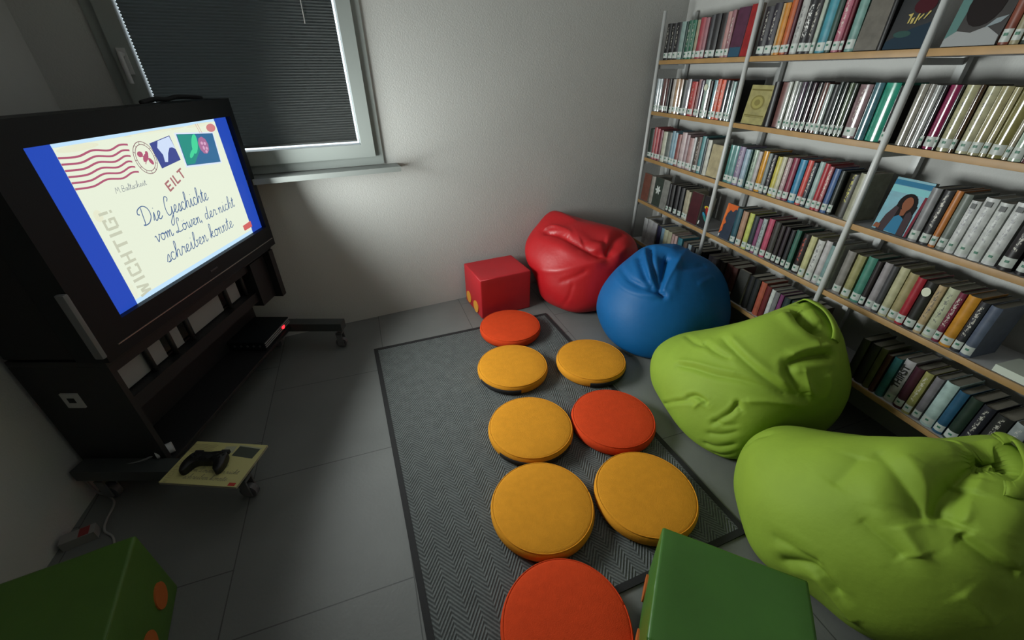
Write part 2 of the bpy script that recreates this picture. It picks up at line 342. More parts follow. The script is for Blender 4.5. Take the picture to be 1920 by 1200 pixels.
   [[[875, 2555, 288], [963, 2425, 321], [1088, 2353, 369], [1210, 2326, 396], [1351, 2337, 422], [1504, 2403, 450]], 10, 20, 35, 'b'],
   [[[975, 2728, 518], [1040, 2716, 540], [1096, 2648, 541], [1128, 2556, 529]], 18, 12, 12, 'b'],
   [[[978, 2688, 507], [1050, 2631, 519], [1101, 2525, 511]], 18, 12, 10, 'v'],
   [[[981, 2379, 251], [1065, 2331, 302], [1151, 2315, 346]], 4, 10, 12, 'v'],
   [[[1162, 2462, 504], [1259, 2460, 522], [1347, 2431, 504]], 20, 30, 50, 'v'],
   [[[1125, 2411, 458], [1192, 2386, 460], [1248, 2383, 470]], 10, 12, 9, 'b'],
   [[[1004, 2386, 39], [1032, 2320, 148], [1063, 2320, 267]], 4, 4, 10, 'v'],
  ],
  'h': []},
 'blue': {'k': 10,
  'v': [
   1801, 1974, 0, 1793, 2029, 0, 1775, 2081, 0, 1748, 2129, 0, 1712, 2170, 0, 1670, 2205, 0, 1622, 2231, 0, 1569, 2247, 0, 1514, 2253, 0, 1459, 2248, 0,
   1405, 2233, 0, 1354, 2208, 0, 1311, 2173, 0, 1277, 2129, 0, 1254, 2078, 0, 1241, 2022, 0, 1236, 1965, 0, 1242, 1912, 0, 1253, 1863, 0, 1275, 1817, 0,
   1309, 1775, 0, 1348, 1743, 0, 1399, 1717, 0, 1456, 1699, 0, 1515, 1693, 0, 1574, 1697, 0, 1630, 1711, 0, 1682, 1737, 0, 1726, 1772, 0, 1761, 1816, 0,
   1786, 1865, 0, 1799, 1919, 0, 1860, 1977, 50, 1848, 2042, 52, 1825, 2103, 53, 1792, 2159, 53, 1749, 2208, 53, 1699, 2248, 54, 1642, 2279, 54, 1581, 2298, 55,
   1516, 2306, 56, 1454, 2288, 57, 1392, 2263, 56, 1329, 2237, 53, 1269, 2213, 47, 1229, 2160, 38, 1205, 2099, 31, 1190, 2030, 17, 1185, 1962, 6, 1193, 1900, 6,
   1203, 1843, 7, 1228, 1790, 8, 1268, 1740, 5, 1312, 1703, 8, 1375, 1672, 8, 1446, 1651, 8, 1519, 1642, 8, 1591, 1645, 8, 1660, 1662, 11, 1723, 1692, 15,
   1777, 1734, 22, 1819, 1787, 31, 1847, 1847, 39, 1860, 1912, 46, 1869, 1982, 108, 1869, 2052, 110, 1855, 2119, 111, 1818, 2179, 111, 1772, 2232, 111, 1717, 2275, 112,
   1656, 2308, 113, 1589, 2329, 114, 1527, 2317, 116, 1463, 2291, 117, 1394, 2263, 116, 1323, 2234, 112, 1254, 2206, 101, 1196, 2179, 86, 1173, 2115, 82, 1160, 2040, 67,
   1152, 1968, 58, 1159, 1898, 52, 1175, 1834, 50, 1204, 1775, 48, 1247, 1722, 47, 1300, 1680, 47, 1368, 1646, 47, 1444, 1623, 47, 1525, 1623, 47, 1606, 1626, 48,
   1683, 1633, 50, 1754, 1665, 56, 1814, 1711, 66, 1860, 1770, 80, 1869, 1838, 93, 1869, 1910, 103, 1869, 1989, 195, 1869, 2062, 197, 1869, 2130, 197, 1831, 2192, 197,
   1784, 2246, 197, 1728, 2290, 197, 1666, 2324, 198, 1597, 2345, 200, 1538, 2322, 201, 1472, 2295, 203, 1399, 2266, 202, 1322, 2234, 198, 1244, 2203, 184, 1175, 2174, 152,
   1149, 2116, 144, 1137, 2044, 136, 1133, 1971, 130, 1142, 1899, 125, 1162, 1831, 123, 1195, 1769, 121, 1241, 1715, 119, 1299, 1669, 119, 1370, 1634, 118, 1449, 1620, 118,
   1533, 1623, 117, 1618, 1627, 118, 1701, 1631, 121, 1777, 1651, 127, 1841, 1699, 139, 1869, 1764, 160, 1869, 1837, 178, 1869, 1913, 189, 1869, 1997, 292, 1869, 2067, 293,
   1864, 2133, 292, 1826, 2193, 291, 1780, 2245, 291, 1727, 2288, 291, 1667, 2320, 291, 1601, 2340, 293, 1542, 2324, 294, 1478, 2298, 295, 1408, 2269, 295, 1331, 2238, 292,
   1249, 2204, 283, 1176, 2175, 238, 1147, 2114, 224, 1136, 2044, 217, 1136, 1973, 213, 1147, 1904, 210, 1170, 1838, 208, 1205, 1777, 207, 1252, 1723, 206, 1312, 1678, 205,
   1382, 1643, 204, 1460, 1620, 203, 1543, 1624, 203, 1628, 1627, 203, 1710, 1631, 205, 1786, 1656, 211, 1850, 1703, 223, 1869, 1770, 253, 1869, 1846, 275, 1869, 1923, 287,
   1869, 2004, 384, 1857, 2067, 383, 1831, 2126, 382, 1798, 2179, 381, 1757, 2226, 380, 1710, 2264, 380, 1658, 2292, 380, 1600, 2310, 380, 1539, 2317, 381, 1480, 2298, 381,
   1417, 2273, 376, 1347, 2244, 366, 1267, 2212, 352, 1207, 2165, 324, 1178, 2103, 308, 1167, 2040, 302, 1168, 1976, 298, 1180, 1914, 297, 1203, 1854, 296, 1237, 1799, 295,
   1282, 1750, 294, 1337, 1709, 293, 1402, 1677, 292, 1474, 1655, 291, 1551, 1645, 291, 1630, 1646, 291, 1706, 1659, 294, 1777, 1687, 300, 1838, 1729, 313, 1869, 1789, 338,
   1869, 1866, 369, 1869, 1938, 382, 1826, 2008, 456, 1810, 2061, 454, 1790, 2112, 454, 1762, 2159, 454, 1727, 2200, 453, 1688, 2232, 452, 1644, 2255, 452, 1594, 2270, 452,
   1541, 2276, 452, 1487, 2271, 451, 1429, 2254, 444, 1363, 2224, 428, 1295, 2185, 406, 1248, 2139, 391, 1221, 2088, 381, 1211, 2034, 376, 1212, 1979, 374, 1224, 1925, 374,
   1245, 1873, 373, 1276, 1826, 373, 1317, 1783, 372, 1366, 1747, 372, 1423, 1719, 371, 1487, 1700, 370, 1555, 1690, 370, 1624, 1691, 371, 1693, 1703, 374, 1757, 1727, 380,
   1812, 1764, 393, 1850, 1817, 416, 1851, 1891, 452, 1841, 1952, 458, 1761, 2006, 511, 1751, 2050, 511, 1739, 2092, 514, 1717, 2131, 517, 1687, 2164, 516, 1658, 2188, 514,
   1625, 2207, 514, 1583, 2219, 513, 1538, 2224, 513, 1496, 2220, 513, 1446, 2206, 507, 1382, 2180, 485, 1330, 2148, 467, 1297, 2111, 457, 1277, 2070, 451, 1270, 2027, 449,
   1271, 1983, 448, 1282, 1939, 447, 1300, 1897, 447, 1326, 1859, 447, 1359, 1824, 447, 1400, 1795, 447, 1447, 1772, 446, 1499, 1757, 446, 1554, 1749, 446, 1611, 1749, 447,
   1668, 1759, 449, 1720, 1778, 455, 1764, 1808, 465, 1793, 1850, 481, 1795, 1904, 501, 1777, 1959, 511, 1687, 2000, 548, 1684, 2032, 553, 1681, 2063, 559, 1664, 2095, 566,
   1639, 2118, 563, 1621, 2134, 561, 1601, 2146, 560, 1567, 2155, 558, 1530, 2160, 558, 1501, 2158, 561, 1461, 2152, 559, 1414, 2132, 541, 1382, 2106, 527, 1361, 2078, 518,
   1348, 2049, 514, 1343, 2018, 512, 1345, 1987, 512, 1352, 1955, 512, 1366, 1926, 512, 1385, 1898, 512, 1409, 1873, 512, 1438, 1852, 512, 1472, 1836, 512, 1509, 1825, 511,
   1549, 1819, 511, 1590, 1820, 512, 1631, 1826, 514, 1669, 1840, 518, 1701, 1860, 524, 1722, 1887, 531, 1727, 1921, 539, 1701, 1964, 547, 1612, 1995, 579, 1611, 2012, 583,
   1606, 2029, 587, 1597, 2044, 590, 1586, 2055, 588, 1574, 2063, 587, 1564, 2069, 586, 1547, 2073, 585, 1526, 2077, 585, 1508, 2077, 586, 1491, 2073, 585, 1470, 2063, 577,
   1455, 2049, 569, 1445, 2035, 565, 1439, 2021, 562, 1437, 2005, 561, 1438, 1990, 561, 1442, 1975, 561, 1449, 1960, 561, 1459, 1946, 561, 1471, 1934, 561, 1486, 1924, 561,
   1502, 1916, 561, 1521, 1911, 561, 1541, 1908, 561, 1561, 1908, 561, 1581, 1911, 562, 1600, 1917, 564, 1616, 1927, 566, 1627, 1940, 569, 1628, 1956, 573, 1617, 1977, 576,
   1530, 1992, 588, 1514, 1972, 0,
  ],
  'f': [
   [[[1376, 2087, 525], [1336, 1970, 501], [1327, 1876, 457], [1342, 1822, 429]], 18, 30, 14, 'v'],
   [[[1432, 2110, 552], [1364, 1961, 519], [1345, 1861, 462]], 20, 20, 10, 'b'],
   [[[1461, 2100, 567], [1392, 1960, 533], [1367, 1861, 476], [1366, 1807, 434]], 22, 28, 10, 'v'],
   [[[1480, 1951, 567], [1432, 1885, 525], [1384, 1821, 458], [1367, 1793, 420]], 55, 35, 26, 'v'],
   [[[1672, 2012, 556], [1520, 1887, 547], [1429, 1825, 485], [1382, 1786, 424]], 22, 14, 13, 'b'],
   [[[1291, 2131, 438], [1261, 1973, 432], [1288, 1883, 425], [1347, 1806, 419], [1380, 1772, 408]], 10, 32, 12, 'v'],
   [[[1243, 2121, 393], [1227, 1949, 384], [1274, 1847, 385], [1352, 1777, 392]], 8, 14, 14, 'b'],
   [[[1516, 1854, 528], [1594, 1842, 524], [1695, 1853, 520]], 14, 10, 16, 'v'],
   [[[1583, 1751, 448], [1649, 1772, 463], [1719, 1794, 468]], 6, 8, 12, 'b'],
   [[[1357, 1799, 418], [1380, 1763, 398]], 30, 30, 10, 'v'],
  ],
  'h': []},
 'g1': {'k': 10,
  'v': [
   1816, 1269, 0, 1809, 1326, 0, 1793, 1381, 0, 1767, 1431, 0, 1733, 1475, 0, 1690, 1511, 0, 1640, 1539, 0, 1585, 1558, 0, 1525, 1567, 0, 1463, 1567, 0,
   1400, 1555, 0, 1342, 1530, 0, 1294, 1491, 0, 1258, 1442, 0, 1237, 1385, 0, 1227, 1325, 0, 1222, 1264, 0, 1222, 1202, 0, 1233, 1142, 0, 1257, 1088, 0,
   1287, 1044, 0, 1325, 1011, 0, 1379, 986, 0, 1445, 970, 0, 1514, 965, 0, 1582, 971, 0, 1645, 989, 0, 1698, 1018, 0, 1742, 1057, 0, 1775, 1104, 0,
   1798, 1156, 0, 1812, 1212, 0, 1869, 1271, 29, 1868, 1336, 26, 1849, 1398, 22, 1820, 1455, 19, 1781, 1505, 17, 1732, 1547, 16, 1675, 1580, 17, 1611, 1603, 22,
   1539, 1616, 30, 1462, 1614, 40, 1382, 1610, 50, 1305, 1585, 52, 1245, 1538, 42, 1203, 1476, 26, 1183, 1406, 14, 1177, 1333, 7, 1171, 1261, 2, 1168, 1187, 2,
   1178, 1113, 1, 1204, 1048, 2, 1236, 998, 5, 1272, 964, 5, 1341, 936, 5, 1426, 917, 4, 1516, 910, 3, 1605, 917, 3, 1684, 939, 13, 1749, 975, 23,
   1797, 1022, 29, 1833, 1078, 32, 1857, 1140, 33, 1869, 1205, 32, 1869, 1270, 89, 1869, 1339, 84, 1869, 1404, 79, 1857, 1464, 74, 1816, 1517, 69, 1766, 1560, 67,
   1706, 1594, 68, 1638, 1618, 72, 1562, 1619, 83, 1478, 1615, 97, 1384, 1611, 113, 1289, 1607, 122, 1218, 1563, 105, 1171, 1492, 80, 1152, 1416, 66, 1145, 1335, 54,
   1138, 1258, 46, 1137, 1179, 32, 1151, 1097, 10, 1181, 1026, 2, 1213, 973, 6, 1247, 937, 5, 1326, 908, 13, 1423, 903, 25, 1525, 898, 38, 1626, 892, 52,
   1718, 907, 67, 1787, 948, 81, 1836, 1001, 91, 1869, 1063, 95, 1869, 1129, 95, 1869, 1199, 93, 1869, 1264, 180, 1869, 1334, 174, 1869, 1400, 166, 1869, 1460, 159,
   1846, 1512, 152, 1796, 1555, 147, 1737, 1587, 145, 1670, 1610, 148, 1595, 1620, 157, 1510, 1616, 173, 1410, 1612, 194, 1297, 1607, 213, 1218, 1563, 188, 1171, 1490, 164,
   1147, 1411, 148, 1135, 1329, 135, 1130, 1248, 125, 1132, 1166, 111, 1148, 1086, 94, 1177, 1014, 83, 1213, 957, 81, 1261, 915, 85, 1339, 908, 94, 1436, 902, 106,
   1541, 897, 119, 1646, 891, 134, 1745, 886, 152, 1815, 931, 172, 1861, 988, 183, 1869, 1053, 187, 1869, 1121, 188, 1869, 1192, 185, 1869, 1255, 281, 1869, 1322, 274,
   1869, 1384, 265, 1869, 1441, 256, 1861, 1489, 246, 1814, 1527, 237, 1760, 1555, 231, 1699, 1574, 229, 1632, 1582, 233, 1556, 1583, 243, 1466, 1577, 258, 1355, 1567, 275,
   1268, 1523, 265, 1212, 1461, 250, 1178, 1389, 237, 1160, 1312, 227, 1154, 1234, 217, 1157, 1155, 206, 1174, 1080, 194, 1202, 1012, 185, 1241, 955, 182, 1294, 912, 185,
   1369, 906, 192, 1458, 901, 201, 1554, 896, 213, 1650, 891, 228, 1736, 888, 246, 1816, 933, 271, 1860, 989, 283, 1869, 1052, 288, 1869, 1118, 289, 1869, 1186, 286,
   1869, 1243, 378, 1869, 1302, 371, 1869, 1357, 362, 1869, 1406, 351, 1855, 1446, 338, 1815, 1477, 326, 1768, 1499, 315, 1715, 1511, 307, 1661, 1514, 306, 1594, 1510, 308,
   1501, 1502, 312, 1414, 1488, 325, 1335, 1458, 330, 1277, 1410, 328, 1240, 1352, 323, 1218, 1286, 317, 1210, 1218, 310, 1214, 1149, 302, 1229, 1082, 294, 1255, 1022, 288,
   1293, 970, 286, 1343, 930, 287, 1408, 904, 292, 1485, 900, 299, 1568, 895, 308, 1649, 891, 319, 1724, 907, 334, 1791, 947, 353, 1828, 1004, 372, 1862, 1063, 383,
   1869, 1122, 385, 1869, 1183, 383, 1869, 1230, 459, 1869, 1280, 453, 1869, 1327, 444, 1865, 1368, 432, 1839, 1401, 419, 1805, 1424, 403, 1763, 1439, 387, 1717, 1446, 374,
   1677, 1446, 371, 1628, 1440, 373, 1546, 1431, 373, 1454, 1419, 377, 1393, 1395, 388, 1342, 1359, 394, 1306, 1313, 395, 1285, 1260, 395, 1276, 1203, 392, 1279, 1144, 388,
   1292, 1088, 383, 1316, 1036, 379, 1350, 992, 378, 1395, 955, 378, 1450, 929, 381, 1514, 912, 385, 1581, 906, 390, 1646, 913, 397, 1706, 934, 406, 1753, 970, 421,
   1791, 1023, 446, 1825, 1075, 460, 1856, 1126, 464, 1869, 1178, 463, 1852, 1215, 530, 1855, 1255, 525, 1849, 1292, 518, 1830, 1326, 508, 1810, 1351, 494, 1783, 1366, 477,
   1746, 1376, 458, 1702, 1378, 441, 1670, 1376, 436, 1631, 1371, 436, 1575, 1362, 438, 1501, 1351, 440, 1449, 1333, 449, 1409, 1307, 459, 1380, 1273, 466, 1363, 1233, 470,
   1355, 1189, 470, 1357, 1143, 469, 1368, 1099, 467, 1388, 1057, 465, 1416, 1021, 463, 1452, 992, 463, 1496, 969, 464, 1546, 955, 466, 1598, 950, 469, 1648, 955, 471,
   1695, 969, 475, 1735, 995, 483, 1772, 1039, 506, 1792, 1087, 524, 1817, 1130, 529, 1837, 1172, 530, 1800, 1198, 584, 1804, 1228, 582, 1799, 1254, 577, 1780, 1280, 570,
   1768, 1296, 559, 1749, 1305, 543, 1715, 1311, 526, 1680, 1313, 511, 1651, 1311, 503, 1626, 1305, 503, 1589, 1297, 502, 1548, 1287, 505, 1507, 1274, 511, 1480, 1258, 523,
   1461, 1236, 531, 1449, 1209, 536, 1443, 1178, 539, 1445, 1147, 539, 1453, 1115, 538, 1467, 1086, 537, 1488, 1060, 536, 1514, 1039, 536, 1545, 1023, 536, 1579, 1013, 537,
   1615, 1009, 538, 1651, 1011, 538, 1684, 1021, 540, 1714, 1039, 545, 1740, 1066, 556, 1758, 1098, 566, 1773, 1134, 577, 1788, 1166, 581, 1726, 1183, 616, 1729, 1197, 615,
   1724, 1211, 614, 1716, 1223, 609, 1708, 1231, 604, 1697, 1235, 595, 1678, 1238, 585, 1658, 1240, 578, 1646, 1239, 576, 1637, 1240, 582, 1611, 1235, 577, 1592, 1227, 574,
   1574, 1219, 575, 1563, 1210, 580, 1554, 1200, 585, 1549, 1187, 588, 1546, 1172, 590, 1547, 1157, 591, 1551, 1142, 591, 1558, 1127, 590, 1568, 1115, 590, 1581, 1104, 590,
   1596, 1097, 590, 1613, 1091, 590, 1630, 1089, 590, 1648, 1090, 590, 1664, 1095, 590, 1679, 1104, 593, 1693, 1117, 598, 1703, 1132, 603, 1713, 1150, 610, 1719, 1167, 614,
   1640, 1170, 616, 1515, 1267, 0,
  ],
  'f': [
   [[[1347, 1269, 443], [1331, 1136, 439], [1355, 1030, 412], [1403, 954, 382], [1466, 910, 350], [1518, 887, 325]], 16, 16, 14, 'v'],
   [[[1358, 1229, 467], [1352, 1101, 451], [1385, 1007, 423], [1433, 949, 396]], 10, 10, 16, 'b'],
   [[[1194, 1318, 274], [1212, 1241, 311], [1243, 1143, 340], [1298, 1054, 368], [1362, 977, 372], [1445, 918, 354]], 14, 10, 11, 'v'],
   [[[1202, 1350, 279], [1224, 1262, 325], [1260, 1156, 365], [1307, 1072, 390]], 10, 6, 14, 'b'],
   [[[1307, 1326, 389], [1291, 1227, 404], [1306, 1146, 416]], 12, 10, 10, 'v'],
   [[[1347, 1493, 313], [1298, 1376, 358], [1287, 1290, 386]], 6, 10, 10, 'v'],
   [[[1631, 972, 492], [1534, 984, 492], [1448, 999, 466]], 40, 30, 14, 'v'],
   [[[1631, 997, 523], [1525, 1011, 516], [1462, 1017, 488]], 14, 14, 18, 'b'],
   [[[1440, 1000, 461], [1443, 968, 427], [1466, 921, 375], [1518, 889, 329]], 28, 12, 14, 'v'],
   [[[1497, 965, 458], [1497, 935, 413], [1508, 900, 354]], 12, 16, 13, 'b'],
   [[[1491, 914, 375], [1503, 898, 348]], 18, 18, 10, 'v'],
   [[[1153, 1178, 196], [1175, 1143, 231], [1194, 1084, 233]], 18, 20, 8, 'v'],
   [[[1141, 1297, 53], [1144, 1195, 164], [1166, 1135, 211]], 10, 12, 8, 'v'],
   [[[1160, 1123, 181], [1186, 1107, 231], [1198, 1074, 232]], 8, 10, 8, 'b'],
   [[[1188, 1031, 162], [1213, 1013, 205], [1246, 1003, 247], [1267, 1006, 288]], 10, 16, 8, 'v'],
   [[[1271, 983, 265], [1266, 1013, 294]], 12, 12, 8, 'v'],
   [[[1285, 998, 303], [1354, 951, 327], [1444, 905, 327], [1521, 883, 316]], 12, 12, 14, 'b'],
   [[[1194, 1028, 180], [1220, 988, 186], [1256, 960, 213]], 10, 6, 8, 'v'],
   [[[1178, 1028, 112], [1214, 980, 141], [1254, 947, 186]], 10, 6, 9, 'v'],
   [[[1175, 1028, 51], [1203, 975, 72], [1251, 934, 122]], 12, 8, 9, 'v'],
   [[[1201, 989, 23], [1227, 955, 35], [1256, 922, 74]], 8, 6, 8, 'v'],
   [[[1587, 933, 436], [1598, 910, 396], [1584, 885, 334]], 12, 12, 20, 'b'],
   [[[1605, 1168, 606], [1591, 1111, 593], [1601, 1071, 575], [1628, 1046, 562]], 70, 70, 22, 'v'],
   [[[1591, 1190, 597], [1555, 1116, 585], [1560, 1064, 562], [1599, 1031, 550], [1651, 1023, 546]], 8, 8, 8, 'b'],
  ],
  'h': [[1673, 1223, 594], [1682, 1204, 610], [1683, 1166, 614], [1696, 1127, 601], [1700, 1087, 578], [1688, 1043, 553], [1662, 1008, 532]]},
 'g2': {'k': 10,
  'v': [
   1768, 508, 0, 1764, 572, 0, 1748, 633, 0, 1720, 690, 0, 1682, 740, 0, 1635, 782, 0, 1580, 815, 0, 1520, 837, 0, 1454, 848, 0, 1387, 847, 0,
   1319, 831, 0, 1256, 799, 0, 1204, 752, 0, 1164, 694, 0, 1130, 631, 0, 1106, 567, 0, 1110, 504, 0, 1137, 446, 0, 1157, 389, 0, 1172, 338, 0,
   1194, 294, 0, 1239, 252, 0, 1296, 218, 0, 1360, 196, 0, 1426, 187, 0, 1491, 191, 0, 1555, 208, 0, 1613, 238, 0, 1664, 278, 0, 1707, 327, 0,
   1739, 383, 0, 1760, 445, 0, 1826, 504, 0, 1823, 576, 0, 1805, 646, 0, 1775, 710, 0, 1732, 768, 0, 1680, 816, 0, 1619, 855, 0, 1550, 884, 0,
   1474, 894, 1, 1392, 899, 16, 1308, 890, 23, 1230, 854, 17, 1167, 796, 0, 1125, 725, 0, 1083, 651, 0, 1047, 575, 0, 1057, 501, 0, 1106, 437, 9,
   1128, 373, 24, 1134, 316, 27, 1147, 271, 36, 1199, 221, 31, 1266, 180, 24, 1341, 153, 17, 1418, 141, 11, 1495, 144, 6, 1569, 163, 1, 1638, 196, 0,
   1699, 242, 0, 1749, 298, 0, 1788, 362, 0, 1814, 432, 0, 1860, 498, 29, 1858, 574, 22, 1841, 647, 16, 1810, 714, 10, 1765, 774, 7, 1711, 826, 9,
   1647, 868, 18, 1576, 889, 33, 1495, 893, 54, 1407, 898, 78, 1311, 903, 96, 1220, 886, 90, 1150, 825, 72, 1110, 756, 69, 1068, 685, 70, 1037, 596, 50,
   1042, 511, 51, 1074, 435, 71, 1097, 365, 85, 1112, 303, 91, 1137, 249, 96, 1188, 198, 93, 1256, 156, 87, 1333, 127, 79, 1415, 114, 72, 1498, 118, 66,
   1578, 137, 61, 1652, 172, 56, 1718, 220, 51, 1774, 280, 46, 1817, 348, 41, 1846, 421, 35, 1869, 488, 113, 1869, 564, 104, 1863, 637, 94, 1831, 705, 85,
   1786, 764, 79, 1731, 815, 79, 1669, 857, 86, 1598, 888, 102, 1519, 892, 127, 1431, 897, 159, 1327, 902, 190, 1234, 889, 183, 1159, 831, 172, 1108, 763, 169,
   1067, 688, 168, 1042, 601, 157, 1041, 513, 156, 1059, 432, 165, 1082, 357, 174, 1105, 290, 180, 1139, 231, 183, 1191, 179, 181, 1258, 138, 176, 1336, 109, 169,
   1419, 97, 162, 1503, 101, 156, 1585, 121, 151, 1661, 157, 145, 1729, 206, 140, 1787, 267, 134, 1833, 336, 128, 1865, 410, 121, 1869, 476, 211, 1869, 548, 200,
   1862, 617, 187, 1830, 679, 174, 1786, 734, 163, 1733, 781, 158, 1675, 819, 162, 1610, 847, 174, 1535, 867, 196, 1457, 878, 226, 1349, 884, 260, 1257, 855, 267,
   1183, 805, 266, 1129, 743, 266, 1089, 670, 266, 1066, 589, 262, 1061, 506, 262, 1073, 426, 267, 1093, 352, 273, 1121, 285, 277, 1158, 226, 278, 1210, 176, 277,
   1274, 136, 273, 1348, 110, 267, 1427, 98, 262, 1507, 103, 256, 1585, 123, 251, 1659, 158, 246, 1725, 206, 241, 1782, 264, 235, 1828, 330, 229, 1861, 402, 221,
   1846, 463, 311, 1847, 526, 298, 1833, 585, 282, 1804, 638, 264, 1763, 684, 248, 1713, 722, 237, 1662, 753, 236, 1605, 776, 243, 1529, 794, 259, 1447, 805, 284,
   1363, 808, 317, 1286, 789, 336, 1222, 750, 346, 1173, 698, 352, 1137, 636, 356, 1115, 566, 357, 1109, 493, 359, 1117, 421, 362, 1134, 353, 366, 1161, 292, 369,
   1197, 238, 370, 1244, 192, 369, 1302, 157, 366, 1367, 134, 362, 1437, 125, 357, 1508, 130, 353, 1577, 149, 349, 1642, 181, 345, 1702, 224, 340, 1754, 276, 335,
   1797, 335, 328, 1829, 398, 320, 1806, 452, 398, 1807, 506, 386, 1795, 554, 368, 1769, 596, 346, 1730, 631, 323, 1684, 661, 307, 1638, 687, 303, 1593, 703, 307,
   1528, 718, 319, 1459, 727, 340, 1382, 730, 368, 1318, 717, 391, 1264, 689, 408, 1221, 647, 420, 1189, 596, 428, 1170, 538, 433, 1164, 476, 436, 1169, 414, 439,
   1184, 356, 442, 1208, 302, 444, 1241, 255, 445, 1282, 215, 444, 1332, 185, 442, 1388, 166, 439, 1447, 158, 436, 1508, 163, 433, 1566, 181, 430, 1622, 209, 427,
   1672, 247, 424, 1718, 292, 420, 1758, 342, 413, 1789, 396, 406, 1753, 441, 479, 1753, 485, 470, 1743, 522, 450, 1722, 552, 427, 1689, 576, 401, 1653, 596, 382,
   1610, 616, 376, 1555, 635, 379, 1508, 645, 388, 1460, 648, 402, 1410, 646, 422, 1358, 639, 447, 1313, 620, 468, 1278, 591, 482, 1252, 552, 492, 1236, 506, 499,
   1230, 458, 503, 1234, 408, 506, 1246, 361, 509, 1266, 317, 510, 1293, 279, 511, 1327, 247, 510, 1367, 223, 509, 1412, 208, 507, 1459, 202, 505, 1507, 207, 503,
   1553, 222, 502, 1596, 246, 501, 1635, 278, 499, 1671, 315, 496, 1707, 353, 489, 1736, 395, 484, 1686, 431, 545, 1683, 464, 540, 1674, 488, 522, 1658, 507, 501,
   1633, 523, 480, 1605, 538, 466, 1569, 551, 458, 1522, 564, 455, 1496, 569, 462, 1468, 570, 473, 1434, 567, 485, 1399, 563, 505, 1368, 551, 523, 1342, 532, 536,
   1323, 505, 545, 1312, 474, 552, 1307, 440, 556, 1310, 405, 558, 1318, 371, 560, 1333, 340, 561, 1352, 313, 562, 1377, 290, 561, 1406, 273, 561, 1438, 262, 560,
   1471, 259, 559, 1505, 262, 558, 1537, 273, 557, 1566, 291, 557, 1592, 315, 557, 1616, 343, 556, 1645, 368, 548, 1671, 397, 545, 1589, 421, 584, 1588, 437, 581,
   1583, 448, 571, 1575, 457, 560, 1562, 464, 549, 1547, 471, 541, 1528, 478, 536, 1507, 484, 535, 1495, 487, 541, 1486, 490, 551, 1467, 486, 553, 1449, 483, 560,
   1433, 478, 569, 1421, 469, 577, 1411, 456, 582, 1406, 441, 586, 1403, 425, 588, 1404, 408, 590, 1408, 392, 591, 1415, 376, 591, 1425, 363, 591, 1437, 352, 591,
   1451, 344, 591, 1466, 339, 591, 1483, 337, 590, 1499, 339, 590, 1514, 344, 590, 1528, 353, 590, 1540, 365, 590, 1552, 379, 589, 1567, 391, 585, 1581, 405, 584,
   1493, 414, 594, 1437, 512, 0,
  ],
  'f': [
   [[[1286, 539, 513], [1261, 479, 519], [1243, 422, 512], [1230, 375, 495], [1218, 333, 468]], 10, 30, 28, 'v'],
   [[[1306, 490, 543], [1291, 444, 544], [1278, 400, 535], [1250, 365, 512], [1227, 339, 479]], 6, 22, 26, 'b'],
   [[[1476, 397, 593], [1380, 383, 581], [1309, 369, 553], [1265, 349, 518], [1238, 318, 482]], 60, 55, 44, 'v'],
   [[[1351, 353, 568], [1297, 328, 534], [1261, 297, 492]], 40, 25, 34, 'v'],
   [[[1403, 360, 585], [1340, 336, 562], [1292, 307, 522], [1272, 296, 502]], 14, 30, 22, 'b'],
   [[[1142, 420, 400], [1147, 377, 393], [1155, 342, 390], [1164, 306, 381]], 8, 16, 18, 'v'],
   [[[1185, 357, 444], [1185, 324, 424], [1188, 291, 406]], 10, 18, 20, 'b'],
   [[[1043, 541, 165], [1049, 495, 189], [1062, 443, 206], [1073, 403, 218]], 6, 14, 16, 'v'],
   [[[1048, 481, 113], [1057, 445, 166], [1069, 407, 194], [1080, 365, 184], [1092, 334, 166]], 20, 20, 14, 'v'],
   [[[1070, 400, 177], [1087, 354, 152], [1109, 303, 121], [1121, 282, 108]], 12, 14, 18, 'b'],
   [[[1258, 285, 481], [1276, 250, 470], [1297, 217, 456], [1335, 183, 440]], 26, 18, 18, 'v'],
   [[[1274, 279, 493], [1297, 239, 478], [1334, 196, 456]], 10, 14, 18, 'b'],
   [[[1223, 213, 370], [1250, 181, 349], [1281, 147, 310]], 10, 12, 26, 'b'],
   [[[1213, 861, 203], [1241, 857, 244], [1255, 820, 296]], 12, 10, 14, 'v'],
   [[[1249, 553, 490], [1202, 532, 461], [1152, 521, 412]], 14, 8, 34, 'v'],
   [[[1466, 408, 593], [1506, 404, 593], [1510, 378, 592], [1476, 344, 591]], 55, 50, 24, 'v'],
  ],
  'h': [[1566, 433, 583], [1584, 423, 584], [1583, 401, 582], [1542, 367, 589], [1496, 332, 587], [1447, 311, 578], [1412, 308, 573], [1397, 320, 574]]},
},
}
def lin(h):
    if isinstance(h, (tuple, list)): return (*h[:3], 1)
    v = [int(h[i:i + 2], 16) / 255 for i in (0, 2, 4)]
    return (*[c / 12.92 if c <= .04045 else ((c + .055) / 1.055) ** 2.4 for c in v], 1)
_mc = {}
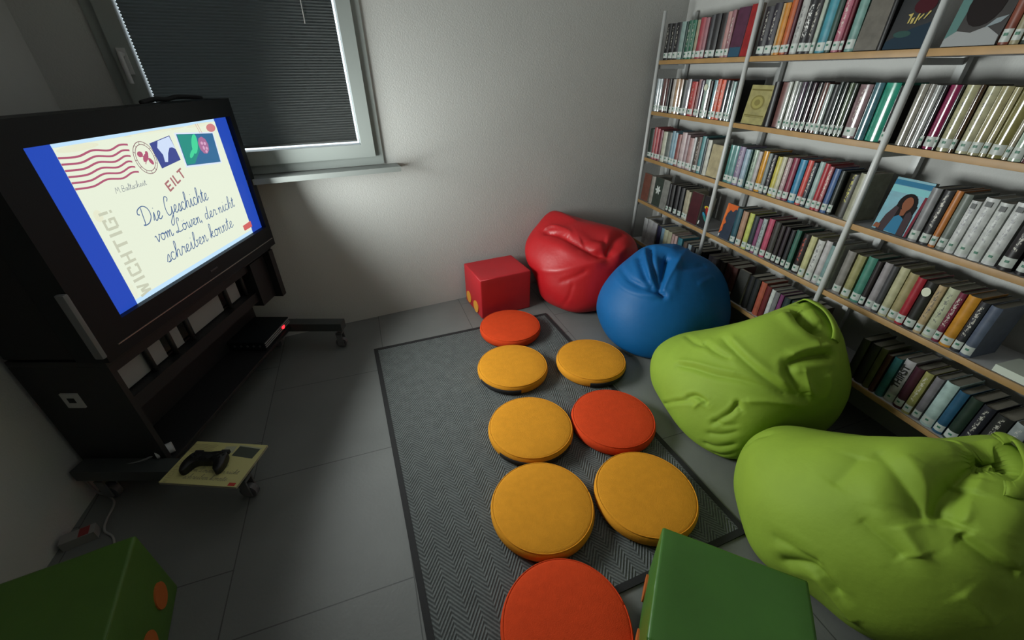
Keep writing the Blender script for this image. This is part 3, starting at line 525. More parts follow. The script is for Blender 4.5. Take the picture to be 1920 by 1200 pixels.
def mat(name, col, rough=.6, metal=0, bump=0, bscale=200, coat=0, var=0, vscale=6, spec=.5, sheen=0):
    key = (name, str(col))
    if key in _mc: return _mc[key]
    m = bpy.data.materials.new(name); m.use_nodes = True
    nt = m.node_tree; b = nt.nodes['Principled BSDF']
    c = lin(col); b.inputs['Base Color'].default_value = c
    b.inputs['Roughness'].default_value = rough; b.inputs['Metallic'].default_value = metal
    b.inputs['Specular IOR Level'].default_value = spec
    if coat: b.inputs['Coat Weight'].default_value = coat; b.inputs['Coat Roughness'].default_value = .12
    if sheen: b.inputs['Sheen Weight'].default_value = sheen
    if bump or var: tc = nt.nodes.new('ShaderNodeTexCoord')
    if var:
        n = nt.nodes.new('ShaderNodeTexNoise'); n.inputs['Scale'].default_value = vscale; n.inputs['Detail'].default_value = 5
        nt.links.new(tc.outputs['Object'], n.inputs['Vector'])
        r = nt.nodes.new('ShaderNodeMapRange'); r.inputs[1].default_value = .3; r.inputs[2].default_value = .7
        r.inputs[3].default_value = 1 - var; r.inputs[4].default_value = 1 + var
        nt.links.new(n.outputs[0], r.inputs[0])
        x = nt.nodes.new('ShaderNodeVectorMath'); x.operation = 'SCALE'; x.inputs[0].default_value = c[:3]
        nt.links.new(r.outputs[0], x.inputs['Scale']); nt.links.new(x.outputs[0], b.inputs['Base Color'])
    if bump:
        n = nt.nodes.new('ShaderNodeTexNoise'); n.inputs['Scale'].default_value = bscale; n.inputs['Detail'].default_value = 3
        nt.links.new(tc.outputs['Object'], n.inputs['Vector'])
        bp = nt.nodes.new('ShaderNodeBump'); bp.inputs['Strength'].default_value = bump; bp.inputs['Distance'].default_value = .004
        nt.links.new(n.outputs[0], bp.inputs['Height']); nt.links.new(bp.outputs[0], b.inputs['Normal'])
    _mc[key] = m; return m
def glow(name, col, s=1.0):
    key = ('glow' + name, str(col))
    if key in _mc: return _mc[key]
    m = bpy.data.materials.new(name); m.use_nodes = True; b = m.node_tree.nodes['Principled BSDF']
    b.inputs['Base Color'].default_value = (.01, .01, .01, 1); b.inputs['Roughness'].default_value = .3
    b.inputs['Specular IOR Level'].default_value = .2
    b.inputs['Emission Color'].default_value = lin(col); b.inputs['Emission Strength'].default_value = s
    _mc[key] = m; return m
def obj(name, bm, mats, parent=None, loc=None, rz=0, smooth=False, bevel=0, seg=2):
    if bevel: bmesh.ops.bevel(bm, geom=[e for e in bm.edges if len(e.link_faces) == 2 and e.calc_face_angle(0) > .5], offset=bevel, segments=seg, affect='EDGES', profile=.6)
    bmesh.ops.recalc_face_normals(bm, faces=bm.faces)
    me = bpy.data.meshes.new(name); bm.to_mesh(me); bm.free()
    for m in (mats if isinstance(mats, (list, tuple)) else [mats]): me.materials.append(m)
    if smooth or bevel: me.polygons.foreach_set('use_smooth', [True] * len(me.polygons))
    if bevel and not smooth:
        try: me.set_sharp_from_angle(angle=math.radians(40))
        except Exception: pass
    o = bpy.data.objects.new(name, me); COL.objects.link(o)
    if parent: o.parent = parent
    if loc is not None: o.location = loc
    o.rotation_euler.z = rz
    return o
def empty(name, loc, rz=0):
    o = bpy.data.objects.new(name, None); o.empty_display_size = .05; COL.objects.link(o); o.location = loc; o.rotation_euler.z = rz; return o
def tag(o, label=None, cat=None, group=None, kind=None):
    if label: o['label'] = label
    if cat: o['category'] = cat
    if group: o['group'] = group
    if kind: o['kind'] = kind
    return o
def box(bm, x0, x1, y0, y1, z0, z1, mi=0, M=None):
    v = [bm.verts.new((x, y, z)) for z in (z0, z1) for y in (y0, y1) for x in (x0, x1)]
    if M:
        for a in v: a.co = M @ a.co
    for q in ((0, 2, 3, 1), (4, 5, 7, 6), (0, 1, 5, 4), (2, 6, 7, 3), (0, 4, 6, 2), (1, 3, 7, 5)):
        f = bm.faces.new([v[i] for i in q]); f.material_index = mi
    return bm
def bx(*a): return box(bmesh.new(), *a)
def cyl(bm, p0, p1, r, n=20, r2=None, mi=0):
    p0, p1 = Vector(p0), Vector(p1); d = (p1 - p0).normalized(); r2 = r if r2 is None else r2
    a = d.orthogonal().normalized(); b = d.cross(a)
    A = [bm.verts.new(p0 + (a * math.cos(t) + b * math.sin(t)) * r) for t in [2 * math.pi * i / n for i in range(n)]]
    B = [bm.verts.new(p1 + (a * math.cos(t) + b * math.sin(t)) * r2) for t in [2 * math.pi * i / n for i in range(n)]]
    for i in range(n):
        f = bm.faces.new((A[i], A[(i + 1) % n], B[(i + 1) % n], B[i])); f.material_index = mi
    f = bm.faces.new(A[::-1]); f.material_index = mi; f = bm.faces.new(B); f.material_index = mi
    return bm
def lathe(bm, prof, n=64, a0=0, a1=2 * math.pi):
    full = abs(a1 - a0 - 2 * math.pi) < 1e-6; m = n if full else n + 1
    rings = [[bm.verts.new((r * math.cos(a0 + (a1 - a0) * i / n), r * math.sin(a0 + (a1 - a0) * i / n), z)) for i in range(m)] for r, z in prof]
    for A, B in zip(rings, rings[1:]):
        for i in range(n if full else n):
            j = (i + 1) % m
            if j == 0 and not full: continue
            bm.faces.new((A[i], A[j], B[j], B[i]))
    return rings
def crv(P, n=8, closed=False):
    P = [Vector(p) for p in P]; out = []; N = len(P)
    for i in range(N - 1):
        a, b, c, d = P[max(i - 1, 0)], P[i], P[i + 1], P[min(i + 2, N - 1)]
        for k in range(n):
            t = k / n
            out.append(.5 * (2 * b + (c - a) * t + (2 * a - 5 * b + 4 * c - d) * t * t + (3 * b - a - 3 * c + d) * t ** 3))
    out.append(P[-1]); return out
def tube(bm, pts, r, n=8, mi=0):
    pts = [Vector(p) for p in pts]; rings = []; up = None
    for i, p in enumerate(pts):
        t = (pts[min(i + 1, len(pts) - 1)] - pts[max(i - 1, 0)]).normalized()
        up = t.orthogonal().normalized() if up is None else (up - t * up.dot(t)).normalized()
        s = t.cross(up)
        rings.append([bm.verts.new(p + (up * math.cos(2 * math.pi * k / n) + s * math.sin(2 * math.pi * k / n)) * r) for k in range(n)])
    for A, B in zip(rings, rings[1:]):
        for k in range(n):
            f = bm.faces.new((A[k], A[(k + 1) % n], B[(k + 1) % n], B[k])); f.material_index = mi
    bm.faces.new(rings[0][::-1]); bm.faces.new(rings[-1]); return bm
# ------------------------------------------------------------------ the room
BR = .1738; BY = 2.7449                    # the window wall runs at a slight angle
WD = Vector((math.cos(BR), math.sin(BR), 0)); WN = Vector((math.sin(BR), -math.cos(BR), 0))
XL, XR, YR, CEIL = -1.40, 2.135, -1.75, 2.6
def nodes(m): return m.node_tree, m.node_tree.nodes, m.node_tree.links, m.node_tree.nodes['Principled BSDF']
plaster = mat('pale_grey_plaster', (.47, .47, .45), .85, bump=.35, bscale=140, var=.03, vscale=2)
ceil_m = mat('ceiling_paint', (.6, .6, .6), .9)
# floor: large dark grey tiles with thin joints
fm = mat('grey_floor_tile', (.148, .153, .147), .55, bump=.15, bscale=90, var=.10, vscale=3)
nt, N, L, P = nodes(fm)
tc = N.new('ShaderNodeTexCoord'); mp = N.new('ShaderNodeMapping'); mp.inputs['Rotation'].default_value = (0, 0, math.radians(90 - 4)); mp.inputs['Location'].default_value = (-1.035, -.52 + .6 , 0)
L.new(tc.outputs['Object'], mp.inputs[0])
br = N.new('ShaderNodeTexBrick'); br.inputs['Scale'].default_value = 1; br.inputs['Brick Width'].default_value = .62; br.inputs['Row Height'].default_value = .6; br.inputs['Mortar Size'].default_value = .0022; br.offset = .38
br.inputs['Color1'].default_value = (1, 1, 1, 1); br.inputs['Color2'].default_value = (.93, .93, .93, 1); br.inputs['Mortar'].default_value = (.42, .42, .42, 1)
L.new(mp.outputs[0], br.inputs['Vector'])
mx = N.new('ShaderNodeMix'); mx.data_type = 'RGBA'; mx.blend_type = 'MULTIPLY'; mx.inputs[0].default_value = 1
src = P.inputs['Base Color'].links[0].from_socket; L.new(src, mx.inputs[6]); L.new(br.outputs[0], mx.inputs[7]); L.new(mx.outputs[2], P.inputs['Base Color'])
tag(obj('floor', bx(XL - .2, XR + .2, YR - .2, 3.4, -.1, 0), fm), kind='structure')
tag(obj('ceiling', bx(XL - .2, XR + .2, YR - .2, 3.4, CEIL, CEIL + .1), ceil_m), kind='structure')
def wallM(): return Matrix.Translation((0, BY, 0)) @ Matrix.Rotation(BR, 4, 'Z')
bm = bmesh.new(); M = wallM()
U0, U1, Z0, Z1 = -1.185, -.062, 1.03, 2.25
for a in ((-1.75, U0, 0, .2, 0, CEIL), (U1, 2.5, 0, .2, 0, CEIL), (U0, U1, 0, .2, 0, Z0), (U0, U1, 0, .2, Z1, CEIL)): box(bm, *a, 0, M)
tag(obj('wall_back', bm, plaster), kind='structure')
tag(obj('wall_left', bx(XL - .1, XL, YR, 2.75, 0, CEIL), plaster), kind='structure')
tag(obj('wall_right', bx(XR, XR + .1, YR, 3.3, 0, CEIL), plaster), kind='structure')
bm = bmesh.new()
for a in ((XL - .1, -.4, YR - .1, YR, 0, CEIL), (.6, XR + .1, YR - .1, YR, 0, CEIL), (-.4, .6, YR - .1, YR, 2.05, CEIL)): box(bm, *a)
tag(obj('wall_rear', bm, plaster), kind='structure')
tag(obj('door_1', bx(-.4, .6, YR - .09, YR - .05, 0, 2.05), mat('door_grey', (.35, .35, .34), .5), None, bevel=.004), kind='structure')
# ------------------------------------------------------------------ window (frame, sash, glass, blind, sill)
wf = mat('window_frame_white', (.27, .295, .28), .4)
win = empty('window_1', (0, BY, 0), BR); tag(win, kind='structure')
def ring(bm, u0, u1, z0, z1, w, y0, y1):
    box(bm, u0, u0 + w, y0, y1, z0, z1); box(bm, u1 - w, u1, y0, y1, z0, z1)
    box(bm, u0 + w, u1 - w, y0, y1, z0, z0 + w); box(bm, u0 + w, u1 - w, y0, y1, z1 - w, z1)
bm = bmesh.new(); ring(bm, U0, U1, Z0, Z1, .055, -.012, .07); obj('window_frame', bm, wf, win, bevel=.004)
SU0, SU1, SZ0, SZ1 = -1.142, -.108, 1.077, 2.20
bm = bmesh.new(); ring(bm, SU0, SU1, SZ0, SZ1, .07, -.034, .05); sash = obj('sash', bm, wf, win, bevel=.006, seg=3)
gl = mat('window_glass', (1, 1, 1), 0); nodes(gl)[3].inputs['Transmission Weight'].default_value = 1
obj('glass_pane', bx(SU0 + .07, SU1 - .07, .035, .041, SZ0 + .07, SZ1 - .07), gl, sash)
obj('window_sill', bx(-1.26, .012, -.125, .02, .998, 1.026), mat('sill_dimmed_paint', (.19, .205, .195), .6), win, bevel=.006)  # frame paint set darker to hold down the screen lamp's glare
# window handle on the left sash
bm = bmesh.new(); box(bm, -1.122, -1.092, -.044, -.034, 1.50, 1.60)
h = obj('handle_plate', bm, mat('handle_grey', (.5, .5, .5), .35), sash, bevel=.005)
bm = cyl(bmesh.new(), (-1.107, -.044, 1.575), (-1.107, -.075, 1.575), .011)
tube(bm, crv([(-1.107, -.075, 1.582), (-1.107, -.079, 1.565), (-1.108, -.079, 1.52), (-1.109, -.074, 1.465)]), .0095, 10)
obj('window_handle', bm, mat('handle_grey', (.5, .5, .5), .35), sash, smooth=True)
# pleated blackout blind clamped in front of the glass
bl = empty('window_blind', (0, BY, 0), BR); tag(bl, 'dark grey pleated blind drawn down over the window', 'blind')
bm = bmesh.new(); n = 78; zb, zt = 1.168, 2.15; b0, b1 = -1.0655, -.1905
prev = None
for i in range(n * 2 + 1):
    z = zb + (zt - zb) * i / (2 * n); y = .012 if i % 2 else .020
    du = .004 if i % 2 else 0
    cur = (bm.verts.new((b0 - du, y, z)), bm.verts.new((b1, y, z)))
    if prev: bm.faces.new((prev[0], prev[1], cur[1], cur[0]))
    prev = cur
bmesh.ops.solidify(bm, geom=bm.faces[:], thickness=.0015)
fab = mat('blind_fabric', (.10, .102, .098), .95, spec=.2)
_nt, _N, _L, _P = nodes(fab); _t = _N.new('ShaderNodeBsdfTranslucent'); _t.inputs[0].default_value = (.044, .0505, .0495, 1)
_a = _N.new('ShaderNodeAddShader'); _L.new(_P.outputs[0], _a.inputs[0]); _L.new(_t.outputs[0], _a.inputs[1]); _L.new(_a.outputs[0], _N['Material Output'].inputs[0])
obj('pleated_fabric', bm, fab, bl)
obj('bottom_rail', bx(-1.0665, -.1895, .008, .024, 1.160, 1.170), mat('blind_rail', (.10, .105, .10), .5), bl, bevel=.002)
obj('pull_cord', cyl(bmesh.new(), (-.335, .006, 1.712), (-.331, .006, 1.95), .0022, 8, .001), mat('cord_grey', (.5, .48, .45), .6), bl)
# ------------------------------------------------------------------ rug
rx, ry, rw, rl, rr = -.2929, 2.2721, 1.2032, 1.7727, .1086
rug = empty('area_rug', (rx, ry, 0), rr); tag(rug, 'charcoal herringbone rug with black border under the round cushions', 'rug')
rm = mat('herringbone_weave', (.1, .1, .1), .9)
nt, N, L, P = nodes(rm)
def math_n(op, a, b=None):
    n = N.new('ShaderNodeMath'); n.operation = op
    for i, x in enumerate((a, b)):
        if x is None: continue
        if isinstance(x, (int, float)): n.inputs[i].default_value = x
        else: L.new(x, n.inputs[i])
    return n.outputs[0]
tc = N.new('ShaderNodeTexCoord'); sp = N.new('ShaderNodeSeparateXYZ'); L.new(tc.outputs['Object'], sp.inputs[0])
zig = math_n('PINGPONG', sp.outputs[0], .045)
ph = math_n('ADD', math_n('MULTIPLY', zig, 1.25), sp.outputs[1])
st = math_n('SINE', math_n('MULTIPLY', ph, 2 * math.pi / .0165))
ns = N.new('ShaderNodeTexNoise'); ns.inputs['Scale'].default_value = 160; L.new(tc.outputs['Object'], ns.inputs['Vector'])
ns2 = N.new('ShaderNodeTexNoise'); ns2.inputs['Scale'].default_value = 22; ns2.inputs['Detail'].default_value = 4; L.new(tc.outputs['Object'], ns2.inputs['Vector'])
val = math_n('ADD', st, math_n('MULTIPLY', math_n('SUBTRACT', ns.outputs[0], .5), 2.2)); val = math_n('ADD', val, math_n('MULTIPLY', math_n('SUBTRACT', ns2.outputs[0], .5), 1.5))
cr = N.new('ShaderNodeValToRGB'); cr.color_ramp.elements[0].color = (.045, .050, .050, 1); cr.color_ramp.elements[1].color = (.150, .166, .162, 1)
cr.color_ramp.elements[0].position = .15; cr.color_ramp.elements[1].position = .85
L.new(math_n('MULTIPLY_ADD', val, .28) if False else math_n('ADD', math_n('MULTIPLY', val, .28), .45), cr.inputs[0]); L.new(cr.outputs[0], P.inputs['Base Color'])
bp = N.new('ShaderNodeBump'); bp.inputs['Strength'].default_value = .6; bp.inputs['Distance'].default_value = .002; L.new(st, bp.inputs['Height']); L.new(bp.outputs[0], P.inputs['Normal'])
obj('woven_field', bx(.022, rw - .022, -rl + .022, -.022, 0, .006), rm, rug)
bm = bmesh.new(); box(bm, 0, .024, -rl, 0, 0, .0075); box(bm, rw - .024, rw, -rl, 0, 0, .0075); box(bm, .024, rw - .024, -.024, 0, 0, .0075); box(bm, .024, rw - .024, -rl, -rl + .024, 0, .0075)
obj('border', bm, mat('rug_border_black', (.009, .009, .010), .8, bump=.3, bscale=500), rug)
# ------------------------------------------------------------------ round seat cushions
yel = mat('felt_yellow', (.66, .275, .018), .9, bump=.5, bscale=420, var=.05, vscale=40, spec=.2)
ora = mat('felt_orange', (.62, .055, .010), .9, bump=.5, bscale=420, var=.05, vscale=40, spec=.2)
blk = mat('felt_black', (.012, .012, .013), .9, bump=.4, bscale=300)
def cushion(x, y, color, label, rz=0, band=None, tilt=None, z=.0076, r=.202, hgt=.060):
    root = empty('seat_cushion', (x, y, z), rz); tag(root, label, 'cushion', 'round seat cushions on the rug')
    if tilt: root.rotation_euler = (tilt[0], tilt[1], rz)
    bm = bmesh.new(); prof = [(0.001, 0), (r * .9, 0), (r * .955, .004), (r * .985, .014), (r, .028), (r * 1.0, hgt * .66), (r * .985, hgt * .84), (r * .955, hgt * .95), (r * .91, hgt), (r * .6, hgt + .004), (r * .3, hgt + .006), (.001, hgt + .006)]
    lathe(bm, prof, 72); bmesh.ops.remove_doubles(bm, verts=bm.verts, dist=.002)
    obj('cushion_body', bm, color, root, smooth=True)
    # stitched seam round the upper edge
    bm = bmesh.new(); tube(bm, [(r * .962 * math.cos(a), r * .962 * math.sin(a), hgt * .945) for a in [2 * math.pi * k / 72 for k in range(73)]], .0022, 6)
    obj('seam', bm, color, root, smooth=True)
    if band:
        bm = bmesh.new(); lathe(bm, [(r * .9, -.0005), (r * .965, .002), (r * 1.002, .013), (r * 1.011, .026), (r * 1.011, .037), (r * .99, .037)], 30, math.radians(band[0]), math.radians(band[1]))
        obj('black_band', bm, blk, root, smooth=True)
    return root
g_ = 'round seat cushions on the rug'
cushion(.589, 2.227, ora, 'orange round cushion nearest the red wheeled cube at the far end of rug')
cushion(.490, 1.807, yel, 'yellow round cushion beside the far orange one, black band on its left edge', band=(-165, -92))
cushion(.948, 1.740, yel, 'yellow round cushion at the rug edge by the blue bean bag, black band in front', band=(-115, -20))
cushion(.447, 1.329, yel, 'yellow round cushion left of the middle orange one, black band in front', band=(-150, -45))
cushion(.851, 1.276, ora, 'orange round cushion in the middle of the right row beside the rear green bean bag')
cushion(.367, .923, yel, 'large yellow round cushion in the left row just behind the nearest orange one')
cushion(.783, .866, yel, 'yellow round cushion at the far corner of the near green cube')
cushion(.306, .520, ora, 'nearest orange round cushion, cut off by the bottom edge of the photo')
# ------------------------------------------------------------------ soft wheeled cubes
def cube(name_label, corner, rz, w, d, hgt, color, wheel, face, zs, s_pos, r, cm):
    root = empty('foam_cube_seat', corner, rz); tag(root, name_label, 'cube seat')
    bm = bx(0, w, 0, d, 0, hgt)
    bmesh.ops.subdivide_edges(bm, edges=bm.edges[:], cuts=7, use_grid_fill=True)
    for v in bm.verts:   # soft foam: faces bulge a little, the top sags
        a = math.sin(math.pi * v.co.x / w) * math.sin(math.pi * v.co.y / d)
        if v.co.z > hgt - .001: v.co.z -= .010 * a - .003 * random.random()
        e = math.sin(math.pi * v.co.z / hgt)
        if v.co.x < .001: v.co.x -= .006 * e * math.sin(math.pi * v.co.y / d)
        if v.co.x > w - .001: v.co.x += .006 * e * math.sin(math.pi * v.co.y / d)
    o = obj('foam_body', bm, color, root, bevel=.010, seg=3)
    # seam along the top edges
    bm = bmesh.new(); q = .004
    for a, b in (((q, q), (w - q, q)), ((w - q, q), (w - q, d - q)), ((w - q, d - q), (q, d - q)), ((q, d - q), (q, q))):
        cyl(bm, (*a, hgt - .005), (*b, hgt - .005), .0035, 8)
    obj('seam', bm, color, root, smooth=True)
    for sp_, zz in zip(s_pos, zs):
        bm = bmesh.new()
        if face == 'L': cyl(bm, (-.002, sp_, zz), (-.009, sp_, zz), r, 40)
        else: cyl(bm, (w + .002, sp_, zz), (w + .009, sp_, zz), r, 40)
        obj('wheel_patch', bm, wheel, root, bevel=.002)
    return root
vin_red = mat('vinyl_red', (.42, .012, .018), .5, bump=.12, bscale=60, var=.04, vscale=12)
vin_grn = mat('vinyl_green', (.043, .14, .015), .45, bump=.12, bscale=60, var=.05, vscale=12)
vin_lgr = mat('vinyl_dark_green', (.06, .14, .016), .5, bump=.12, bscale=60, var=.05, vscale=12)
w_y = mat('wheel_yellow', (.62, .27, .03), .6, bump=.2, bscale=100); w_o = mat('wheel_orange', (.45, .11, .015), .6, bump=.2, bscale=100)
cube('red foam cube with yellow wheel circles against the window wall', (.443, 2.455, 0), .178, .385, .325, .30, vin_red, w_y, 'L', (.070, .058), (.235, .095), .044, None)
cube('green foam cube in front of the nearest bean bag, right of the orange cushion', (.433, .351, .0076), math.atan2(-.637, .771), .385, .322, .2925, vin_grn, w_o, 'L', (.085, .085), (.07, .235), .04, None)
cube('dark green foam cube in the shadow at the bottom left by the wall', (-1.185, .578, 0), math.atan2(.2, .98), .345, .365, .30, vin_lgr, w_o, 'R', (.105, .11), (.125, .27), .04, None)
# ------------------------------------------------------------------ bean bags
def bag(key, color, label, wrinkle):
    d = DATA['bags'][key]; K = d['k']; MM = 32
    V = [Vector((d['v'][3 * i] / 1000, d['v'][3 * i + 1] / 1000, d['v'][3 * i + 2] / 1000)) for i in range(len(d['v']) // 3)]
    base = V[-1].copy(); base.z = 0
    bm = bmesh.new(); vv = [bm.verts.new(v - base) for v in V]; T = K * MM
    for k in range(K - 1):
        for j in range(MM):
            j2 = (j + 1) % MM; bm.faces.new((vv[k * MM + j], vv[k * MM + j2], vv[(k + 1) * MM + j2], vv[(k + 1) * MM + j]))
    for j in range(MM):
        j2 = (j + 1) % MM; bm.faces.new((vv[(K - 1) * MM + j], vv[(K - 1) * MM + j2], vv[T])); bm.faces.new((vv[j2], vv[j], vv[T + 1]))
    me = bpy.data.meshes.new('tmp'); bm.to_mesh(me); bm.free()
    o = bpy.data.objects.new('tmp', me); COL.objects.link(o)
    m = o.modifiers.new('s', 'SUBSURF'); m.levels = 4 if key[0] == 'g' else 3
    bpy.context.view_layer.update()
    ev = o.evaluated_get(bpy.context.evaluated_depsgraph_get()); me2 = bpy.data.meshes.new_from_object(ev)
    bpy.data.objects.remove(o)
    n = len(me2.vertices); co = np.empty(n * 3); me2.vertices.foreach_get('co', co); co = co.reshape(-1, 3)
    no = np.empty(n * 3); me2.vertex_normals.foreach_get('vector', no); no = no.reshape(-1, 3)
    disp = np.zeros(n)
    for pts, d0, d1, w, mode in d['f']:
        P = np.array([[c / 1000 for c in p] for p in pts]) - np.array(base)
        P = np.array([list(p) for p in crv(P, 6)])
        w = w / 1000; best = np.full(n, 9.); tt = np.zeros(n); sg = np.zeros(n); acc = 0
        tot = np.linalg.norm(np.diff(P, axis=0), axis=1).sum()
        for a, b in zip(P[:-1], P[1:]):
            ab = b - a; l2 = ab @ ab + 1e-12; t = np.clip(((co - a) @ ab) / l2, 0, 1); q = a + t[:, None] * ab
            dist = np.linalg.norm(co - q, axis=1); k = dist < best
            best[k] = dist[k]; tt[k] = (acc + t[k] * math.sqrt(l2)) / tot
            sg[k] = np.sign(np.einsum('ij,ij->i', np.cross(np.broadcast_to(ab, co[k].shape), co[k] - q[k]), no[k]))
            acc += math.sqrt(l2)
        dep = (d0 + (d1 - d0) * tt) / 1000 * np.clip(np.minimum(tt, 1 - tt) * 8 + .35, 0, 1)
        s = best / w
        pk = np.exp(-1.15 * (np.sqrt(s * s + .03) - .17))          # creases come to an edge, cloth runs straight away from them
        if mode == 'v': disp += -dep * pk * np.exp(-(s / 3.2) ** 2) + .16 * dep * np.exp(-((s - 2.6) / 1.1) ** 2)
        elif mode == 'b': disp += dep * pk * np.exp(-(s / 3.2) ** 2)
        else: disp += dep * np.sign(sg) * np.exp(-s * s * .25) * np.tanh(s * 2) - dep * .6 * np.exp(-s * s * 2)
    # gentle cloth unevenness
    ph = np.random.RandomState(len(key) + int(base.x * 1000)); un = np.zeros(n)
    for _ in range(14):
        kv = ph.normal(size=3) * ph.uniform(8, 26); un += np.sin(co @ kv + ph.uniform(0, 6)) / np.linalg.norm(kv) * 10
    disp += un * wrinkle
    fade = np.clip(co[:, 2] / .05, 0, 1)
    co = co + no * (disp * fade)[:, None]; co[:, 2] = np.maximum(co[:, 2], 0)
    co[:, 0] = np.minimum(co[:, 0], DATA['shelf']['x'] - .022 - base.x)
    me2.vertices.foreach_set('co', co.ravel()); me2.update()
    me2.polygons.foreach_set('use_smooth', [True] * len(me2.polygons)); me2.name = 'bag_body'
    me2.materials.clear(); me2.materials.append(color)
    root = empty('bean_bag', base); tag(root, label, 'bean bag')
    b = bpy.data.objects.new('bag_body', me2); COL.objects.link(b); b.parent = root
    if d['h']:
        P = crv([Vector([c / 1000 for c in p]) - base for p in d['h']], 6)
        cen = Vector((co[:, 0].mean(), co[:, 1].mean(), co[:, 2].mean()))
        bm = bmesh.new(); prev = None
        for i, p in enumerate(P):
            t = (P[min(i + 1, len(P) - 1)] - P[max(i - 1, 0)]).normalized()
            out = (p - cen).normalized(); side = t.cross(out).normalized(); e = math.sin(math.pi * i / (len(P) - 1)) ** .5
            c = p + out * (.004 + .012 * e)
            cur = [bm.verts.new(c + side * s * .021 + out * o_) for s, o_ in ((-1, -.003), (-.9, .004), (0, .007), (.9, .004), (1, -.003), (0, -.001))]
            if prev:
                for q in range(6): bm.faces.new((prev[q], prev[(q + 1) % 6], cur[(q + 1) % 6], cur[q]))
            prev = cur
        obj('carry_handle', bm, color, root, smooth=True)
    return root
def cloth_mat(name, col, rough, coat=0, bs=35, st=.25, spec=.5):
    m = mat(name, col, rough, bump=st, bscale=bs, coat=coat, var=.04, vscale=10, spec=spec)
    return m
bag('red', cloth_mat('bag_red_vinyl', (.44, .009, .013), .45, .05, 35, .25, .45), 'glossy red bean bag in the corner against the window wall', .0012)
bag('blue', cloth_mat('bag_blue_vinyl', (.004, .095, .27), .55, .0, 35, .25, .25), 'glossy blue bean bag between the red and green ones', .0010)
bag('g1', cloth_mat('bag_green_nylon', (.225, .34, .032), .7, 0, 60, .2, .3), 'lime green bean bag next to the blue one, its handle towards the shelves', .0014)
bag('g2', cloth_mat('bag_green_nylon', (.225, .34, .032), .7, 0, 60, .2, .3), 'nearest lime green bean bag, cut off by the right edge of the photo', .0016)
# ------------------------------------------------------------------ library shelving along the right wall
SX = DATA['shelf']['x']; SZ = DATA['shelf']['z']; SY = DATA['shelf']['y']; SY = SY + [SY[2] - .8474]
SD = .235; TH = .024
steel = mat('shelf_white_steel', (.46, .47, .46), .4)
beech = mat('beech_edge', (.30, .175, .062), .5, var=.12, vscale=14); under = mat('shelf_grey_board', (.42, .42, .43), .7)
shelf = empty('bookshelf', (SX, SY[3], 0)); tag(shelf, 'wall of white metal library shelving with beech edged boards along the right wall', 'bookshelf')
def sh(bm): 
    bmesh.ops.translate(bm, verts=bm.verts, vec=(-SX, -SY[3], 0)); return bm
for i, y in enumerate(SY):
    top = 1.84 if i == 0 else 2.05
    bm = cyl(bmesh.new(), (SX - .004, y, 0), (SX - .004, y, top), .0125, 14)
    obj('front_post', sh(bm), steel, shelf, smooth=True)
    bm = bx(SX + SD - .02, SX + SD + .005, y - .014, y + .014, 0, top); obj('rear_post', sh(bm), steel, shelf, bevel=.002)
    for z in SZ.values(): obj('side_rung', sh(bx(SX, SX + SD - .02, y - .004, y + .004, z - .05, z - .028)), steel, shelf)
levels = list(SZ.values()) + [1.883]
for i in range(3):
    for z in SZ.values():
        y0, y1 = SY[i + 1] + .012, SY[i] - .012
        bm = bx(SX + .004, SX + SD, y0, y1, z - TH, z - .0012); bd = obj('board', sh(bm), under, shelf)
        bm = bx(SX - .003, SX + .0045, y0, y1, z - TH, z); obj('beech_edge', sh(bm), beech, bd, bevel=.0015)
